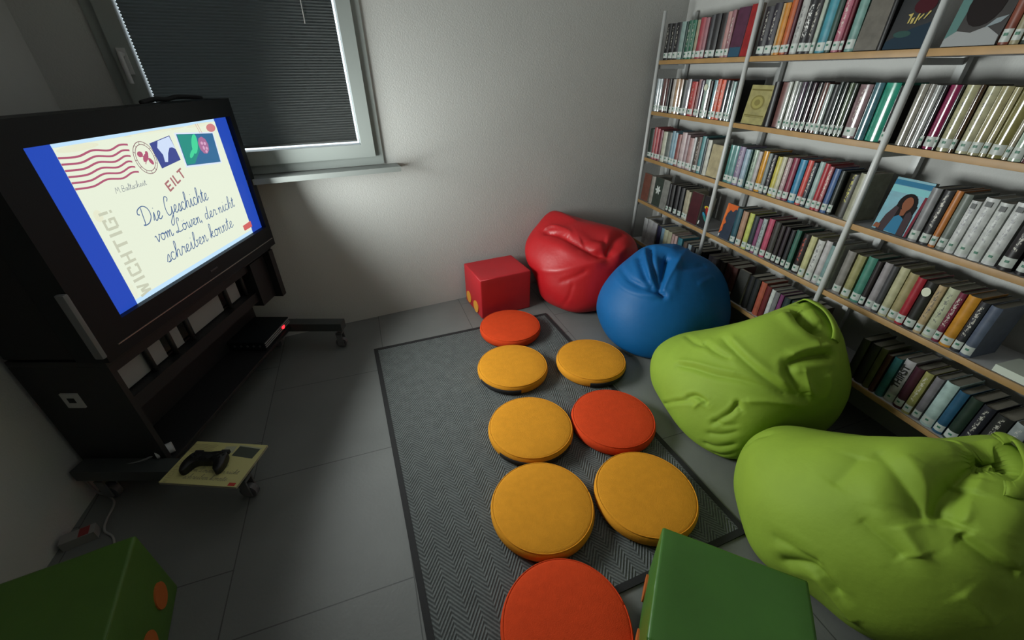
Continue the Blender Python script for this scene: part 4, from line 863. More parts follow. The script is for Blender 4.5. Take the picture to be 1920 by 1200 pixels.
# ------------------------------------------------------------------ books
page = mat('paper_pages', (.27, .25, .20), .9, bump=.3, bscale=300)
def cover_mat(hx, jacket, mark):
    key = ('cover', hx, jacket, mark)
    if key in _mc: return _mc[key]
    m = bpy.data.materials.new('book_cover'); m.use_nodes = True
    nt, N, L, P = nodes(m); c = tuple(.64 * q for q in lin(hx)[:3]) + (1,)
    P.inputs['Base Color'].default_value = c; P.inputs['Roughness'].default_value = .22 if jacket else .42
    if jacket: P.inputs['Coat Weight'].default_value = .8; P.inputs['Coat Roughness'].default_value = .07
    tc = N.new('ShaderNodeTexCoord')
    # worn, slightly uneven print
    n0 = N.new('ShaderNodeTexNoise'); n0.inputs['Scale'].default_value = 28; n0.inputs['Detail'].default_value = 4
    L.new(tc.outputs['Object'], n0.inputs['Vector'])
    mr = N.new('ShaderNodeMapRange'); mr.inputs[1].default_value = .3; mr.inputs[2].default_value = .7; mr.inputs[3].default_value = .78; mr.inputs[4].default_value = 1.22
    L.new(n0.outputs[0], mr.inputs[0])
    sc = N.new('ShaderNodeVectorMath'); sc.operation = 'SCALE'; sc.inputs[0].default_value = c[:3]; L.new(mr.outputs[0], sc.inputs['Scale'])
    out = sc.outputs[0]
    if mark:   # illegible blurred spine printing down the middle of the spine
        lum = .3 * c[0] + .6 * c[1] + .1 * c[2]; mc = {'t': (.5, .48, .42), 'T': (.02, .02, .02) if lum > .3 else (.75, .75, .72), 'w': (.20, .20, .22), 'y': (.55, .5, .08), 'r': (.5, .08, .04)}[mark]
        if mark == 't' and lum > .25: mc = (.05, .05, .06)
        sp = N.new('ShaderNodeSeparateXYZ'); L.new(tc.outputs['Object'], sp.inputs[0])
        nz = N.new('ShaderNodeTexNoise'); nz.inputs['Scale'].default_value = 1; nz.inputs['Detail'].default_value = 2
        mp = N.new('ShaderNodeMapping'); mp.inputs['Scale'].default_value = (60, 260, 150); L.new(tc.outputs['Object'], mp.inputs[0]); L.new(mp.outputs[0], nz.inputs['Vector'])
        def mth(op, a, b):
            q = N.new('ShaderNodeMath'); q.operation = op
            for i, x in enumerate((a, b)):
                if isinstance(x, (int, float)): q.inputs[i].default_value = x
                else: L.new(x, q.inputs[i])
            return q.outputs[0]
        a = mth('LESS_THAN', mth('ABSOLUTE', sp.outputs[1], 0), .0055 if mark != 'T' else .010)
        z_ = mth('MULTIPLY', mth('GREATER_THAN', sp.outputs[2], .065), mth('LESS_THAN', sp.outputs[2], .185))
        k = mth('MULTIPLY', mth('MULTIPLY', a, z_), mth('GREATER_THAN', nz.outputs[0], .52))
        mx = N.new('ShaderNodeMix'); mx.data_type = 'RGBA'; L.new(mth('MULTIPLY', k, .75), mx.inputs[0]); L.new(out, mx.inputs[6]); mx.inputs[7].default_value = (*mc, 1); out = mx.outputs[2]
    L.new(out, P.inputs['Base Color']); _mc[key] = m; return m
stick = mat('sticker_white', (.39, .42, .39), .45, var=.05, vscale=60); stick_g = mat('sticker_green', (.03, .13, .08), .5)
def spine_y(w, n=10):   # rounded spine cross-section, x outwards negative
    return [(-sag(w) * (1 - (2 * i / n - 1) ** 2), -w / 2 + w * i / n) for i in range(n + 1)]
def sag(w): return min(.009, w * .22)
def book_parts(w, h, d, cm, marks, rng, sticker=True):
    root = empty('book', (0, 0, 0)); t = .0022
    bm = bmesh.new(); o = spine_y(w); outer = o + [(d, w / 2)]; outer = [(d, -w / 2)] + outer
    inner = [(d, -w / 2 + t)] + [(x + t, max(min(y, w / 2 - t), -w / 2 + t)) for x, y in o] + [(d, w / 2 - t)]
    def col(p, z): return [bm.verts.new((x, y, z)) for x, y in p]
    a, b, c, e = col(outer, 0), col(outer, h), col(inner, 0), col(inner, h)
    for i in range(len(outer) - 1):
        bm.faces.new((a[i], b[i], b[i + 1], a[i + 1])); bm.faces.new((c[i], c[i + 1], e[i + 1], e[i]))
        bm.faces.new((a[i], a[i + 1], c[i + 1], c[i])); bm.faces.new((b[i], e[i], e[i + 1], b[i + 1]))
    bm.faces.new((a[0], c[0], e[0], b[0])); bm.faces.new((a[-1], b[-1], e[-1], c[-1]))
    ob = obj('cover', bm, cm, root, smooth=True)
    try: ob.data.set_sharp_from_angle(angle=math.radians(35))
    except Exception: pass
    obj('pages', bx(t + .001, d - .004, -w / 2 + t, w / 2 - t, .003, h - .0035), page, root)
    if sticker:
        s = [(x - .0006, y) for x, y in spine_y(w)]; z0, z1 = .008 + .004 * rng.random(), .040 + .004 * rng.random()
        bm = bmesh.new(); A = [bm.verts.new((x, y * .96, z0)) for x, y in s]; B_ = [bm.verts.new((x, y * .96, z1)) for x, y in s]
        for i in range(len(s) - 1): bm.faces.new((A[i], A[i + 1], B_[i + 1], B_[i]))
        st = obj('spine_label', bm, stick, root, smooth=True)
        k = max(.25, min(.6, .011 / w)); zc = (z0 + z1) / 2 + .003
        s2 = [(x - .0012, y * k) for x, y in s]; bm = bmesh.new()
        # follow the spine curve
        s2 = [(-sag(w) * (1 - (2 * y / w) ** 2) - .0012, y) for _, y in s2]
        A = [bm.verts.new((x, y, zc - .004)) for x, y in s2]; B_ = [bm.verts.new((x, y, zc + .004)) for x, y in s2]
        for i in range(len(s2) - 1): bm.faces.new((A[i], A[i + 1], B_[i + 1], B_[i]))
        obj('green_mark', bm, stick_g, st)
    return root
def polys(bm, items, w, h):   # flat printed shapes on a front cover: (mat index, [(u,v)...]) in 0..1
    for k, (mi, P) in enumerate(items):
        f = bm.faces.new([bm.verts.new((-.0006 - .0003 * k, w / 2 - u * w, v * h)) for u, v in P]); f.material_index = mi
        f.normal_update()
        if f.normal.x > 0: f.normal_flip()
def ell(cx, cy, rx_, ry_, n=18, a=0): return [(cx + rx_ * math.cos(t) * math.cos(a) - ry_ * math.sin(t) * math.sin(a), cy + rx_ * math.cos(t) * math.sin(a) + ry_ * math.sin(t) * math.cos(a)) for t in [2 * math.pi * i / n for i in range(n)]]
PIC = {
 'script': ((('3a1018', 'a8985a', '1c2c38', '2a4440', '585a58')), [(2, [(0, 0), (1, 0), (1, .38), (.55, .30), (0, .12)]), (3, ell(.35, .22, .22, .05)), (0, ell(.62, .62, .26, .12)), (4, [(.45, .80), (.98, .83), (.98, .93), (.5, .9)]),
    (1, [(.3, .50), (.42, .52), (.40, .38), (.36, .37), (.37, .47)]), (1, [(.43, .44), (.50, .46), (.49, .37), (.44, .36)]), (1, [(.53, .36), (.57, .36), (.60, .50), (.56, .5)]), (1, [(.62, .4), (.70, .48), (.68, .5), (.6, .43)]), (1, [(.72, .42), (.75, .42), (.84, .52), (.8, .53)])]),
 'bull': (('8a8c8c', '50706c', '1a1414', '7a8488'), [(1, [(0, 0), (.15, 0), (.2, .5), (.1, 1), (0, 1)]), (0, [(0, 0), (1, 0), (.98, .12), (.7, .24), (.45, .17), (.18, .2), (0, .1)]), (2, ell(.5, .52, .32, .28)), (3, [(.66, .22), (.9, .28), (.98, .36), (.8, .33)]), (3, [(.78, .66), (.97, .82), (.9, .9), (.76, .75)])]),
 'medal': (('6a6238', '8c854e', '746c3e'), [(0, [(.06, .90), (.94, .90), (.94, .86), (.06, .86)]), (0, [(.06, .24), (.94, .24), (.94, .21), (.06, .21)]), (2, ell(.48, .56, .30, .19)), (1, ell(.48, .56, .24, .15)), (2, ell(.48, .56, .13, .08)), (0, [(.10, .19), (.9, .19), (.9, .18), (.1, .18)])]),
 'woman': (('76b0b4', '120b0c', '7a4a34', '2f6a8a', '8a98a0', '3a2e32', '6a2430'), [(0, [(0, .86), (1, .86), (1, .74), (0, .74)]), (3, [(0, .96), (1, .96), (1, .87), (0, .87)]), (6, [(.93, 0), (1, 0), (1, .75), (.93, .75)]), (1, ell(.60, .56, .25, .20)), (1, [(.28, .30), (.85, .30), (.88, .56), (.38, .6)]), (5, [(.12, 0), (.20, .3), (.34, .5), (.45, .48), (.42, .12), (.35, 0)]), (5, [(.72, 0), (.9, 0), (.88, .38), (.78, .46), (.70, .4)]), (3, [(.36, .02), (.72, .0), (.70, .30), (.55, .36), (.44, .3)]), (2, ell(.62, .57, .13, .13)), (2, [(.52, .46), (.68, .46), (.66, .36), (.56, .34)]), (2, [(.02, .03), (.2, .03), (.2, .12), (.06, .12)])]),
 'parrot': (('8a2420', 'b8a028', '2a7a9a', '2a7068', 'b8b8b4'), [(1, ell(.45, .66, .22, .05)), (0, ell(.66, .54, .30, .09, a=-.4)), (2, ell(.45, .40, .26, .06, a=-.3)), (3, ell(.62, .32, .30, .05, a=-.3)), (4, [(.0, .08), (.14, .08), (.16, .2), (.06, .2)])]),
 'splash': (('b8582a', 'c86a34', 'b0b0a8'), [(0, [(0, .1), (.22, .22), (.18, .38), (.34, .46), (.16, .56), (.22, .72), (.4, .84), (.62, .80), (.8, .9), (1, .88), (1, 1), (0, 1)]), (1, [(0, .25), (.12, .3), (.1, .5), (.2, .8), (.1, .95), (0, .9)]), (2, [(.02, .02), (.1, .02), (.12, .10), (.02, .1)])]),
 'plain': ((), [])}
ORD = ['first', 'second', 'third', 'fourth', 'fifth', 'sixth', 'seventh', 'eighth', 'ninth', 'tenth', 'eleventh', 'twelfth', 'thirteenth', 'fourteenth', 'fifteenth', 'sixteenth', 'seventeenth', 'eighteenth', 'nineteenth', 'twentieth', 'twenty-first', 'twenty-second', 'twenty-third', 'twenty-fourth', 'twenty-fifth', 'twenty-sixth']
LV = dict(A='top shelf', B='second shelf down', C='third shelf down', D='fourth shelf down', E='lowest shelf')
BAY = ['left bay', 'middle bay', 'right bay']
rng = random.Random(11)
def shade(hx, k): return ''.join('%02x' % max(0, min(255, int(int(hx[i:i + 2], 16) * k))) for i in (0, 2, 4))
FACEW = {'plain'}
for key, rows in DATA['books']:
    z = SZ[key[0]]; flat = []
    for y0, y1, hx, nm, size, hf, op in rows:
        w = (y0 - y1) / 1000
        if w > .058 and 'F:' not in op and 'n' not in op:     # two thin volumes side by side
            m_ = (y0 + y1) / 2; flat += [(y0, m_, hx, nm, 'slim', hf, op), (m_ - .3, y1, shade(hx, 1.12), nm, 'slim', hf * .985, op)]
        else: flat.append((y0, y1, hx, nm, size, hf, op))
    for i, (y0, y1, hx, nm, size, hf, op) in enumerate(flat):
        w = (y0 - y1) / 1000 - .0007; y = (y0 + y1) / 2000; h = .205 * hf * (1 + rng.uniform(-.012, .012)); where = '%s from left, %s, %s' % (ORD[i], LV[key[0]], BAY[int(key[1])])
        pic = op.split('F:')[1] if 'F:' in op else ('plain' if w > .058 and 'n' in op else None)
        o1 = op.split('F:')[0]
        if pic:
            th = .018; lean = .10 if pic not in ('plain',) else .05
            if pic == 'plain' and 'wide' in size: th = .05
            cm = cover_mat(hx, 'g' in o1, 't' if 't' in o1 and w < .09 else None)
            r = empty('book', (SX + .012 + (0 if pic != 'woman' else .012), y, z + .0008 + th * math.sin(lean))); bm = bx(0, th, -w / 2, w / 2, 0, h)
            co_ = obj('cover', bm, cm, r, bevel=.0012)
            obj('pages', bx(.003, th - .003, -w / 2 - .0004, w / 2 - .003, .003, h + .0004), page, r)
            cols, items = PIC[pic]
            if items:
                bm = bmesh.new()
                polys(bm, items, w, h); me_m = [mat('print_' + c, c, .7, spec=.15) for c in cols]
                me = bpy.data.meshes.new('cover_picture'); bm.to_mesh(me); bm.free()
                for m_ in me_m: me.materials.append(m_)
                po = bpy.data.objects.new('cover_picture', me); COL.objects.link(po); po.parent = r
            if 'b' in o1:
                obj('bottom_band', bx(-.0008, .001, -w / 2 + .002, w / 2 - .002, 0, .045), mat('band_blue', '24465a', .4), r)
            if 'l' in o1:
                bm = bmesh.new()
                for k in range(6):
                    a = k * math.pi / 3; f = bm.faces.new([bm.verts.new((-.001 - .0001 * k, px_, pz_)) for px_, pz_ in ell(.017 * math.cos(a), h * .58 + .017 * math.sin(a), .017, .008, 10, a)])
                obj('printed_flower', bm, mat('flower_white', (.45, .48, .45), .5), r)
            r.rotation_euler.y = lean
            r['label'] = '%s %s showing its front, %s' % (nm, 'paperback' if pic != 'plain' else ('cover' if w < .1 else 'box file'), where)
            r['category'] = 'book'; r['group'] = 'books on the shelves'; continue
        mark = next((c for c in 'tTwyr' if c in o1), None)
        d = rng.uniform(.125, .15)
        r = book_parts(w, h, d, cover_mat(hx, 'g' in o1, None if nm == 'white' and mark == 'T' else mark), mark, rng, 'n' not in o1)
        back = rng.uniform(.002, .010) + (.02 if 'D' in o1 else 0)
        r.location = (SX + .004 + sag(w) + back, y, z + .0005)
        if 'c' in o1:
            bm = bmesh.new(); a = ell(0, h * .80, min(w * .42, .016), .018, 16)
            f = bm.faces.new([bm.verts.new((-sag(w) - .0008, px_, pz_)) for px_, pz_ in a]); obj('printed_disc', bm, mat('disc_cream', (.5, .52, .40), .5), r)
        if mark == 'w':
            obj('spine_emblem', bx(-sag(w) - .0006, -sag(w) * .6, -w * .24, w * .24, h * .86, h * .86 + .017), mat('emblem_grey', (.08, .085, .085), .6), r)
        if nm == 'white' and mark == 'T':
            fc = bpy.data.curves.new('lettering', 'FONT'); fc.body = 'THIRST'; fc.size = .034; fc.offset = .0012; fc.extrude = .0002; fc.align_y = 'CENTER'
            fo = bpy.data.objects.new('lettering', fc); COL.objects.link(fo); bpy.context.view_layer.update()
            lm = bpy.data.meshes.new_from_object(fo.evaluated_get(bpy.context.evaluated_depsgraph_get())); bpy.data.objects.remove(fo)
            lm.name = 'spine_lettering'; lm.materials.clear(); lm.materials.append(mat('lettering_black', (.01, .01, .01), .5))
            # reads upwards along the spine: text x -> z, text y -> +y (towards the left seen from the room)
            lm.transform(Matrix(((0, 0, -1, -sag(w) - .0008), (0, 1, 0, 0), (1, 0, 0, h * .36), (0, 0, 0, 1))))
            lo = bpy.data.objects.new('spine_lettering', lm); COL.objects.link(lo); lo.parent = r
        r['label'] = ('%s%s book, %s' % (size + ' ' if size else '', nm, where)); r['category'] = 'book'; r['group'] = 'books on the shelves'
# folded white card lying on the fourth shelf, right bay
o = obj('white_card', bx(0, .12, -.165, 0, 0, .026), mat('card_white', (.46, .50, .43), .7), None, (SX + .008, .642, SZ['D'] + .0005), bevel=.011, seg=4); tag(o, 'white card box lying flat at the right end of the fourth shelf', 'box')
# ------------------------------------------------------------------ television on its wheeled cart
tv_blk = mat('tv_black_plastic', (.008, .010, .012), .5, bump=.06, bscale=200, spec=.25); tv_back = mat('tv_matt_black', (.008, .008, .009), .7)
tv = empty('television', (*TV0.xy, .665), TV_A); tag(tv, 'large deep black television showing a handwritten envelope on its wheeled cart', 'television')
Zb = -.665
W_, H_ = .975, .55; sx, sz = -.010, 1.325
x0, x1, z0, z1 = sx, sx + W_, sz - H_, sz
bm = bmesh.new()
box(bm, -.125, 1.0, -.024, .09, z1, 1.40); box(bm, -.125, 1.0, -.024, .09, .665, z0); box(bm, -.125, x0, -.024, .09, z0, z1); box(bm, x1, 1.0, -.024, .09, z0, z1)
bmesh.ops.remove_doubles(bm, verts=bm.verts, dist=.0005); bmesh.ops.translate(bm, verts=bm.verts, vec=(0, 0, Zb))
obj('bezel', bm, tv_blk, tv)
bm = bx(-.12, .995, .09, .345, .67, 1.392)
for v in bm.verts:
    if v.co.y > .2: v.co.z = min(v.co.z, 1.372); v.co.x = min(v.co.x, .68)
bmesh.ops.translate(bm, verts=bm.verts, vec=(0, 0, Zb)); obj('rear_housing', bm, tv_back, tv, bevel=.012, seg=3)
bm = bx(-.07, .985, -.0275, -.0235, .703, .7065); bmesh.ops.translate(bm, verts=bm.verts, vec=(0, 0, Zb)); obj('silver_trim', bm, mat('trim_silver', (.35, .33, .30), .35, .7), tv)
bm = bx(.455, .505, -.0262, -.0235, .735, .742); bmesh.ops.translate(bm, verts=bm.verts, vec=(0, 0, Zb)); obj('badge', bm, mat('badge_grey', (.06, .06, .065), .3, .5), tv)
bm = bx(-.142, -.124, -.03, .0, .69, .93); bmesh.ops.translate(bm, verts=bm.verts, vec=(0, 0, Zb)); obj('side_grip', bm, mat('grip_grey', (.16, .165, .17), .4), tv, bevel=.006)
bm = bmesh.new(); tube(bm, crv([(.62, .1, 1.403), (.70, .1, 1.412), (.76, .1, 1.407), (.84, .11, 1.414), (.93, .1, 1.409), (.99, .1, 1.402)]), .009, 8); bmesh.ops.translate(bm, verts=bm.verts, vec=(0, 0, Zb)); obj('cable_bundle', bm, tv_back, tv, smooth=True)
screen = obj('screen', bx(x0 - .002, x1 + .002, 0, .006, z0 - .002, z1 + .002), glow('screen_blue', (.018, .068, .47)), tv, (0, 0, Zb))
# picture on the screen: (u,v) in metres from the top left of the lit area
lay = [0]
def flat(name, plist, m, step=True, parent=None, target=None):
    """flat printed/lit polygons a fraction of a millimetre in front of the panel"""
    bm = bmesh.new()
    if step: lay[0] += 1
    for P in plist:
        f = bm.faces.new([bm.verts.new(target(u, v, lay[0]) if target else (x0 + u, -.0004 * lay[0], z1 - v)) for u, v in P])
        f.normal_update()
    me = bpy.data.meshes.new(name); bm.to_mesh(me); bm.free(); me.materials.append(m)
    o = bpy.data.objects.new(name, me); COL.objects.link(o); o.parent = parent or screen; return o
def stroke(P, w):
    """quads of a pen stroke of width w along a polyline"""
    out = []; P = [Vector((p[0], p[1])) for p in P]; n = len(P); nn = []
    for i in range(n):
        t = (P[min(i + 1, n - 1)] - P[max(i - 1, 0)]); t = t.normalized() if t.length > 1e-9 else Vector((1, 0)); nn.append(Vector((-t.y, t.x)) * w / 2)
    for i in range(n - 1): out.append([tuple(P[i] + nn[i]), tuple(P[i + 1] + nn[i + 1]), tuple(P[i + 1] - nn[i + 1]), tuple(P[i] - nn[i])])
    return out
def sm(P, n=5): return [(p.x, p.y) for p in crv([(a, b, 0) for a, b in P], n)]
# cursive letters: strokes in units of the x-height, (x right, y up); advance
GL = {
 'D': ([[(.35, 2.0), (.32, 1.0), (.30, .1), (.05, .05), (.3, -.05), (.9, .1), (1.35, .8), (1.2, 1.7), (.6, 2.15), (-.1, 1.9), (-.25, 1.45), (0, 1.3)]], 1.55),
 'i': ([[(0, .1), (.25, .95), (.28, .9), (.25, .15), (.42, 0), (.65, .25)], [(.30, 1.5), (.36, 1.56)]], .6),
 'e': ([[(0, .2), (.35, .5), (.5, .8), (.35, 1.0), (.15, .75), (.15, .2), (.4, 0), (.75, .3)]], .7),
 'G': ([[(.75, 1.7), (.95, 2.1), (.6, 2.35), (.35, 1.8), (.25, .8), (.45, .05), (.9, .15), (1.15, .8), (1.15, .9), (1.1, .0), (.85, -1.1), (.5, -1.3), (.5, -.8), (1.2, .05), (1.45, .3)]], 1.4),
 's': ([[(0, .1), (.35, .95), (.45, .5), (.35, .05), (.1, .05), (.4, .0), (.65, .25)]], .6),
 'c': ([[(.55, .78), (.42, .98), (.18, .9), (.06, .5), (.16, .08), (.42, 0), (.7, .3)]], .65),
 'h': ([[(0, .2), (.35, 1.4), (.4, 2.05), (.25, 2.05), (.2, 1.2), (.15, 0), (.3, .7), (.55, .95), (.65, .7), (.6, .15), (.75, 0), (.95, .25)]], .9),
 't': ([[(0, .2), (.3, 1.7), (.22, .4), (.35, 0), (.6, .25)], [(.0, 1.15), (.5, 1.2)]], .55),
 'v': ([[(0, .8), (.15, .95), (.25, .4), (.35, 0), (.6, .7), (.6, 1.0), (.8, .85)]], .75),
 'o': ([[(.3, .95), (.1, .75), (.1, .2), (.35, 0), (.6, .35), (.55, .85), (.3, .95), (.55, .8), (.85, .85)]], .78),
 'm': ([[(0, .7), (.12, .95), (.15, 0), (.2, .6), (.42, .95), (.48, .6), (.45, 0), (.52, .6), (.74, .95), (.80, .6), (.78, .1), (.95, 0), (1.1, .25)]], 1.05),
 'n': ([[(0, .7), (.12, .95), (.15, 0), (.2, .6), (.45, .95), (.52, .6), (.5, .1), (.65, 0), (.85, .25)]], .8),
 'L': ([[(.75, 1.6), (.9, 1.95), (.65, 2.1), (.5, 1.5), (.45, .5), (.25, .05), (.0, .15), (.2, .3), (.6, .05), (1.1, .15)]], 1.1),
 'ö': ([[(.3, .95), (.1, .75), (.1, .2), (.35, 0), (.6, .35), (.55, .85), (.3, .95), (.55, .8), (.85, .85)], [(.22, 1.35), (.26, 1.42)], [(.46, 1.38), (.5, 1.45)]], .78),
 'w': ([[(0, .8), (.12, .95), (.15, .2), (.3, 0), (.48, .4), (.5, .9), (.5, .2), (.68, 0), (.88, .6), (.86, 1.0), (1.05, .85)]], 1.0),
 'd': ([[(.55, .85), (.25, .95), (.08, .5), (.2, .05), (.45, .25), (.65, 1.2), (.72, 2.0), (.6, 1.0), (.6, .1), (.8, 0), (1.0, .25)]], .92),
 'r': ([[(0, .2), (.2, .9), (.3, 1.02), (.35, .85), (.55, .85), (.5, .3), (.55, .05), (.75, .2)]], .65),
 'b': ([[(0, .2), (.35, 1.4), (.4, 2.0), (.25, 2.0), (.18, 1.0), (.18, .2), (.35, 0), (.6, .3), (.55, .85), (.5, .8), (.8, .8)]], .78),
 'k': ([[(0, .2), (.35, 1.4), (.38, 2.0), (.22, 2.0), (.18, 1.0), (.15, 0), (.25, .6), (.5, .95), (.55, .7), (.3, .5), (.55, .05), (.8, .2)]], .8),
 ',': ([[(.1, .1), (.05, -.25)]], .3), ' ': ([], .5), '.': ([[(.1, .0), (.16, .06)]], .35),
 'M': ([[(0, 0), (.2, 1.8), (.5, .6), (.85, 1.8), (1.0, 0)]], 1.15), 'B': ([[(.15, 0), (.2, 1.8), (.7, 1.6), (.6, 1.05), (.25, .95), (.8, .75), (.7, .1), (.1, 0)]], 1.0),
 'a': ([[(.55, .85), (.25, .95), (.08, .5), (.2, .05), (.45, .3), (.58, .9), (.55, .1), (.75, .1)]], .75), 'l': ([[(0, .2), (.3, 1.5), (.3, 2.0), (.18, 1.6), (.18, .2), (.4, .05)]], .42)}
def line_of(text, u0, v0, u1, v1, xh, w):
    """write text from (u0,v0) to (u1,v1) on the baseline"""
    tot = sum(GL[c][1] for c in text); k = math.hypot(u1 - u0, v1 - v0) / tot; a = math.atan2(v1 - v0, u1 - u0); x = 0; out = []
    for c in text:
        for s in GL[c][0]:
            Q = [(x + px_ , py_) for px_, py_ in s]
            Q = [(u0 + q[0] * k * math.cos(a) + q[1] * xh * math.sin(a) + .12 * q[1] * xh, v0 + q[0] * k * math.sin(a) - q[1] * xh * math.cos(a)) for q in (sm(Q, 4) if len(Q) > 2 else Q)]
            out += stroke(Q, w)
        x += GL[c][1]
    return out
TITLE = line_of('Die Geschichte', .268, .309, .648, .312, .030, .0038) + line_of('vom Löwen, der nicht', .288, .384, .806, .387, .026, .0036) + line_of('schreiben konnte', .295, .470, .745, .470, .030, .0036)
SIG = line_of('M.Baltscheit', .224, .180, .362, .181, .0105, .0016)
PU0, PU1 = .0995, .884
rect = lambda a, b, c, d: [(a, b), (c, b), (c, d), (a, d)]
cream = glow('envelope_cream', 'ecf4de', .97)
lay[0] = 1
for q_ in (rect(PU0, .0, PU1, .0135), rect(PU0, .5325, PU1, .55)): flat('light_bar', [q_], glow('bar_pale_blue', 'c4e6ff'), step=False)
lay[0] += 1
env = flat('envelope_picture', [rect(PU0, .0135, PU1, .5325)], cream)
for q_ in (ell(.18, .024, .075, .010), ell(.52, .016, .16, .005), ell(.78, .018, .09, .007), ell(.110, .50, .009, .030), ell(.128, .23, .016, .020)): flat('age_stain', [q_], glow('envelope_tan', 'e9e8cb', .97), step=False)
lay[0] += 1
red_p = glow('postmark_red', 'b9607c', .9); wv = []
TVW = [[(.0995, .0425), (.163, .047), (.222, .0377), (.287, .0473), (.335, .038), (.365, .0425)]]
for i in range(6):
    dv = i * .0186; e = [.365, .361, .355, .351, .353, .359][i]
    wv += stroke(sm([(.0995, .0425 + dv), (.163, .048 + dv), (.222, .0385 + dv), (.282, .0475 + dv), (.33, .0375 + dv), (e, .041 + dv)], 6), .0062)
flat('postmark_waves', wv, red_p)
ink = glow('postmark_ink', '8a5a66', .85); C_ = (.415, .0945)
circ = [stroke(ell(*C_, r_, r_ * 1.15, 40) + [(C_[0] + r_, C_[1])], .0024) for r_ in (.049, .0405)]
flat('postmark_ring', sum(circ, []) + sum([stroke([(C_[0] + .041 * math.cos(a), C_[1] + .047 * math.sin(a)), (C_[0] + .048 * math.cos(a), C_[1] + .055 * math.sin(a))], .002) for a in [k * .52 for k in range(12)]], []), ink)
flat('lobster_mark', [ell(.397, .079, .013, .010, 14), ell(.416, .094, .010, .019, 16, .9), ell(.433, .110, .008, .014, 14, -.5), ell(.428, .081, .007, .009, 10, .3)] + stroke([(.395, .082), (.41, .09)], .004) + stroke([(.40, .105), (.412, .098)], .003) + stroke([(.425, .098), (.434, .107)], .004) + stroke([(.403, .115), (.412, .105)], .003), red_p)
s1 = [(.4593, .0505), (.574, .036), (.583, .1305), (.4690, .1435)]
flat('postage_stamp', [s1], glow('stamp_blue', '47539c', .85)); flat('stamp_bird', [[(.503, .0475), (.570, .039), (.5785, .088), (.563, .079), (.548, .079), (.530, .097), (.512, .1265), (.497, .124), (.502, .098), (.488, .070)]], glow('stamp_white', 'd6e6ff', .95))
s2 = [(.6035, .0300), (.8440, .0540), (.8300, .1880), (.5950, .1640)]
flat('postage_stamp', [s2], glow('stamp_paper', 'e2eeff', .95))
flat('stamp_field', [[(.611, .036), (.836, .059), (.823, .181), (.603, .158)]], glow('stamp_teal', '3d78a8', .8))
flat('stamp_green', [[(.615, .038), (.70, .047), (.735, .10), (.69, .13), (.655, .158), (.606, .154)]], glow('stamp_green', '2f9c8e', .85)); flat('stamp_glow', [ell(.695, .085, .018, .042, 16, .5), ell(.66, .118, .026, .009, 12, -.6)], glow('stamp_bright_green', '4ce0a4', .9))
flat('stamp_flower', [ell(.747, .098, .032, .036, 9)], glow('stamp_pink', 'b678a4', .85)); flat('flower_petals', [ell(.740, .088, .008, .007, 8), ell(.758, .092, .008, .007, 8), ell(.742, .108, .007, .009, 8), ell(.760, .112, .007, .007, 8), ell(.751, .124, .008, .006, 8)], glow('stamp_light_pink', 'e4b0d2', .9))
flat('stamp_print', [ell(.835, .036, .032, .017, 14)] + stroke([(.742, .012), (.752, .048)], .0022) + stroke([(.755, .012), (.765, .050)], .0022), glow('print_rose', 'd98a8c', .9))
BL = {'E': [rect(0, 0, .22, 1), rect(.22, 0, .8, .18), rect(.22, .41, .7, .59), rect(.22, .82, .8, 1)], 'I': [rect(.1, 0, .32, 1)], 'L': [rect(0, 0, .22, 1), rect(.22, .82, .75, 1)], 'T': [rect(0, 0, .9, .18), rect(.34, .18, .56, 1)],
      'W': [[(0, 0), (.2, 0), (.35, 1), (.18, 1)], [(.32, .2), (.5, .2), (.35, 1), (.2, 1)], [(.42, .2), (.6, .2), (.72, 1), (.55, 1)], [(.78, 0), (.98, 0), (.75, 1), (.58, 1)]],
      'C': [rect(0, .1, .2, .9), rect(.08, 0, .8, .18), rect(.08, .82, .8, 1), rect(.62, .18, .8, .32), rect(.62, .68, .8, .82)], 'H': [rect(0, 0, .2, 1), rect(.6, 0, .8, 1), rect(.2, .42, .6, .58)],
      'G': [rect(0, .1, .2, .9), rect(.08, 0, .8, .18), rect(.08, .82, .8, 1), rect(.62, .5, .8, .82), rect(.45, .46, .8, .60), rect(.62, .18, .8, .3)], '!': [rect(.1, 0, .3, .68), rect(.1, .82, .3, 1)]}
BADV = dict(E=1, I=.55, L=.92, T=1.05, W=1.15, C=1.0, H=1.0, G=1.0)
def block(text, u0, v0, ang, hgt, wid):
    out = []; x = 0; c, s = math.cos(ang), math.sin(ang)
    for ch in text:
        for P in BL[ch]: out.append([(u0 + ((x + a) * wid) * c - (b * hgt) * s, v0 + ((x + a) * wid) * s + (b * hgt) * c) for a, b in P])
        x += BADV.get(ch, .6)
    return out
flat('eilt_lettering', block('EILT', .4440, .1960, math.atan2(-.042, .123), .038, .036), glow('eilt_red', 'b97a7c', .85))
flat('wichtig_lettering', block('WICHTIG!', .1215, .5350, -math.pi / 2 + .01, .051, .0475), glow('wichtig_grey', 'd0d4bd', .93))
flat('signature', SIG, glow('sig_grey', '8f96a0', .8)); flat('handwritten_title', TITLE, glow('ink_blue', '5878aa', .75)); flat('red_tag', [[(.8115, .490), (PU1, .4860), (PU1, .5160), (.8135, .516)]], glow('tag_red', 'dc6a68', .9))
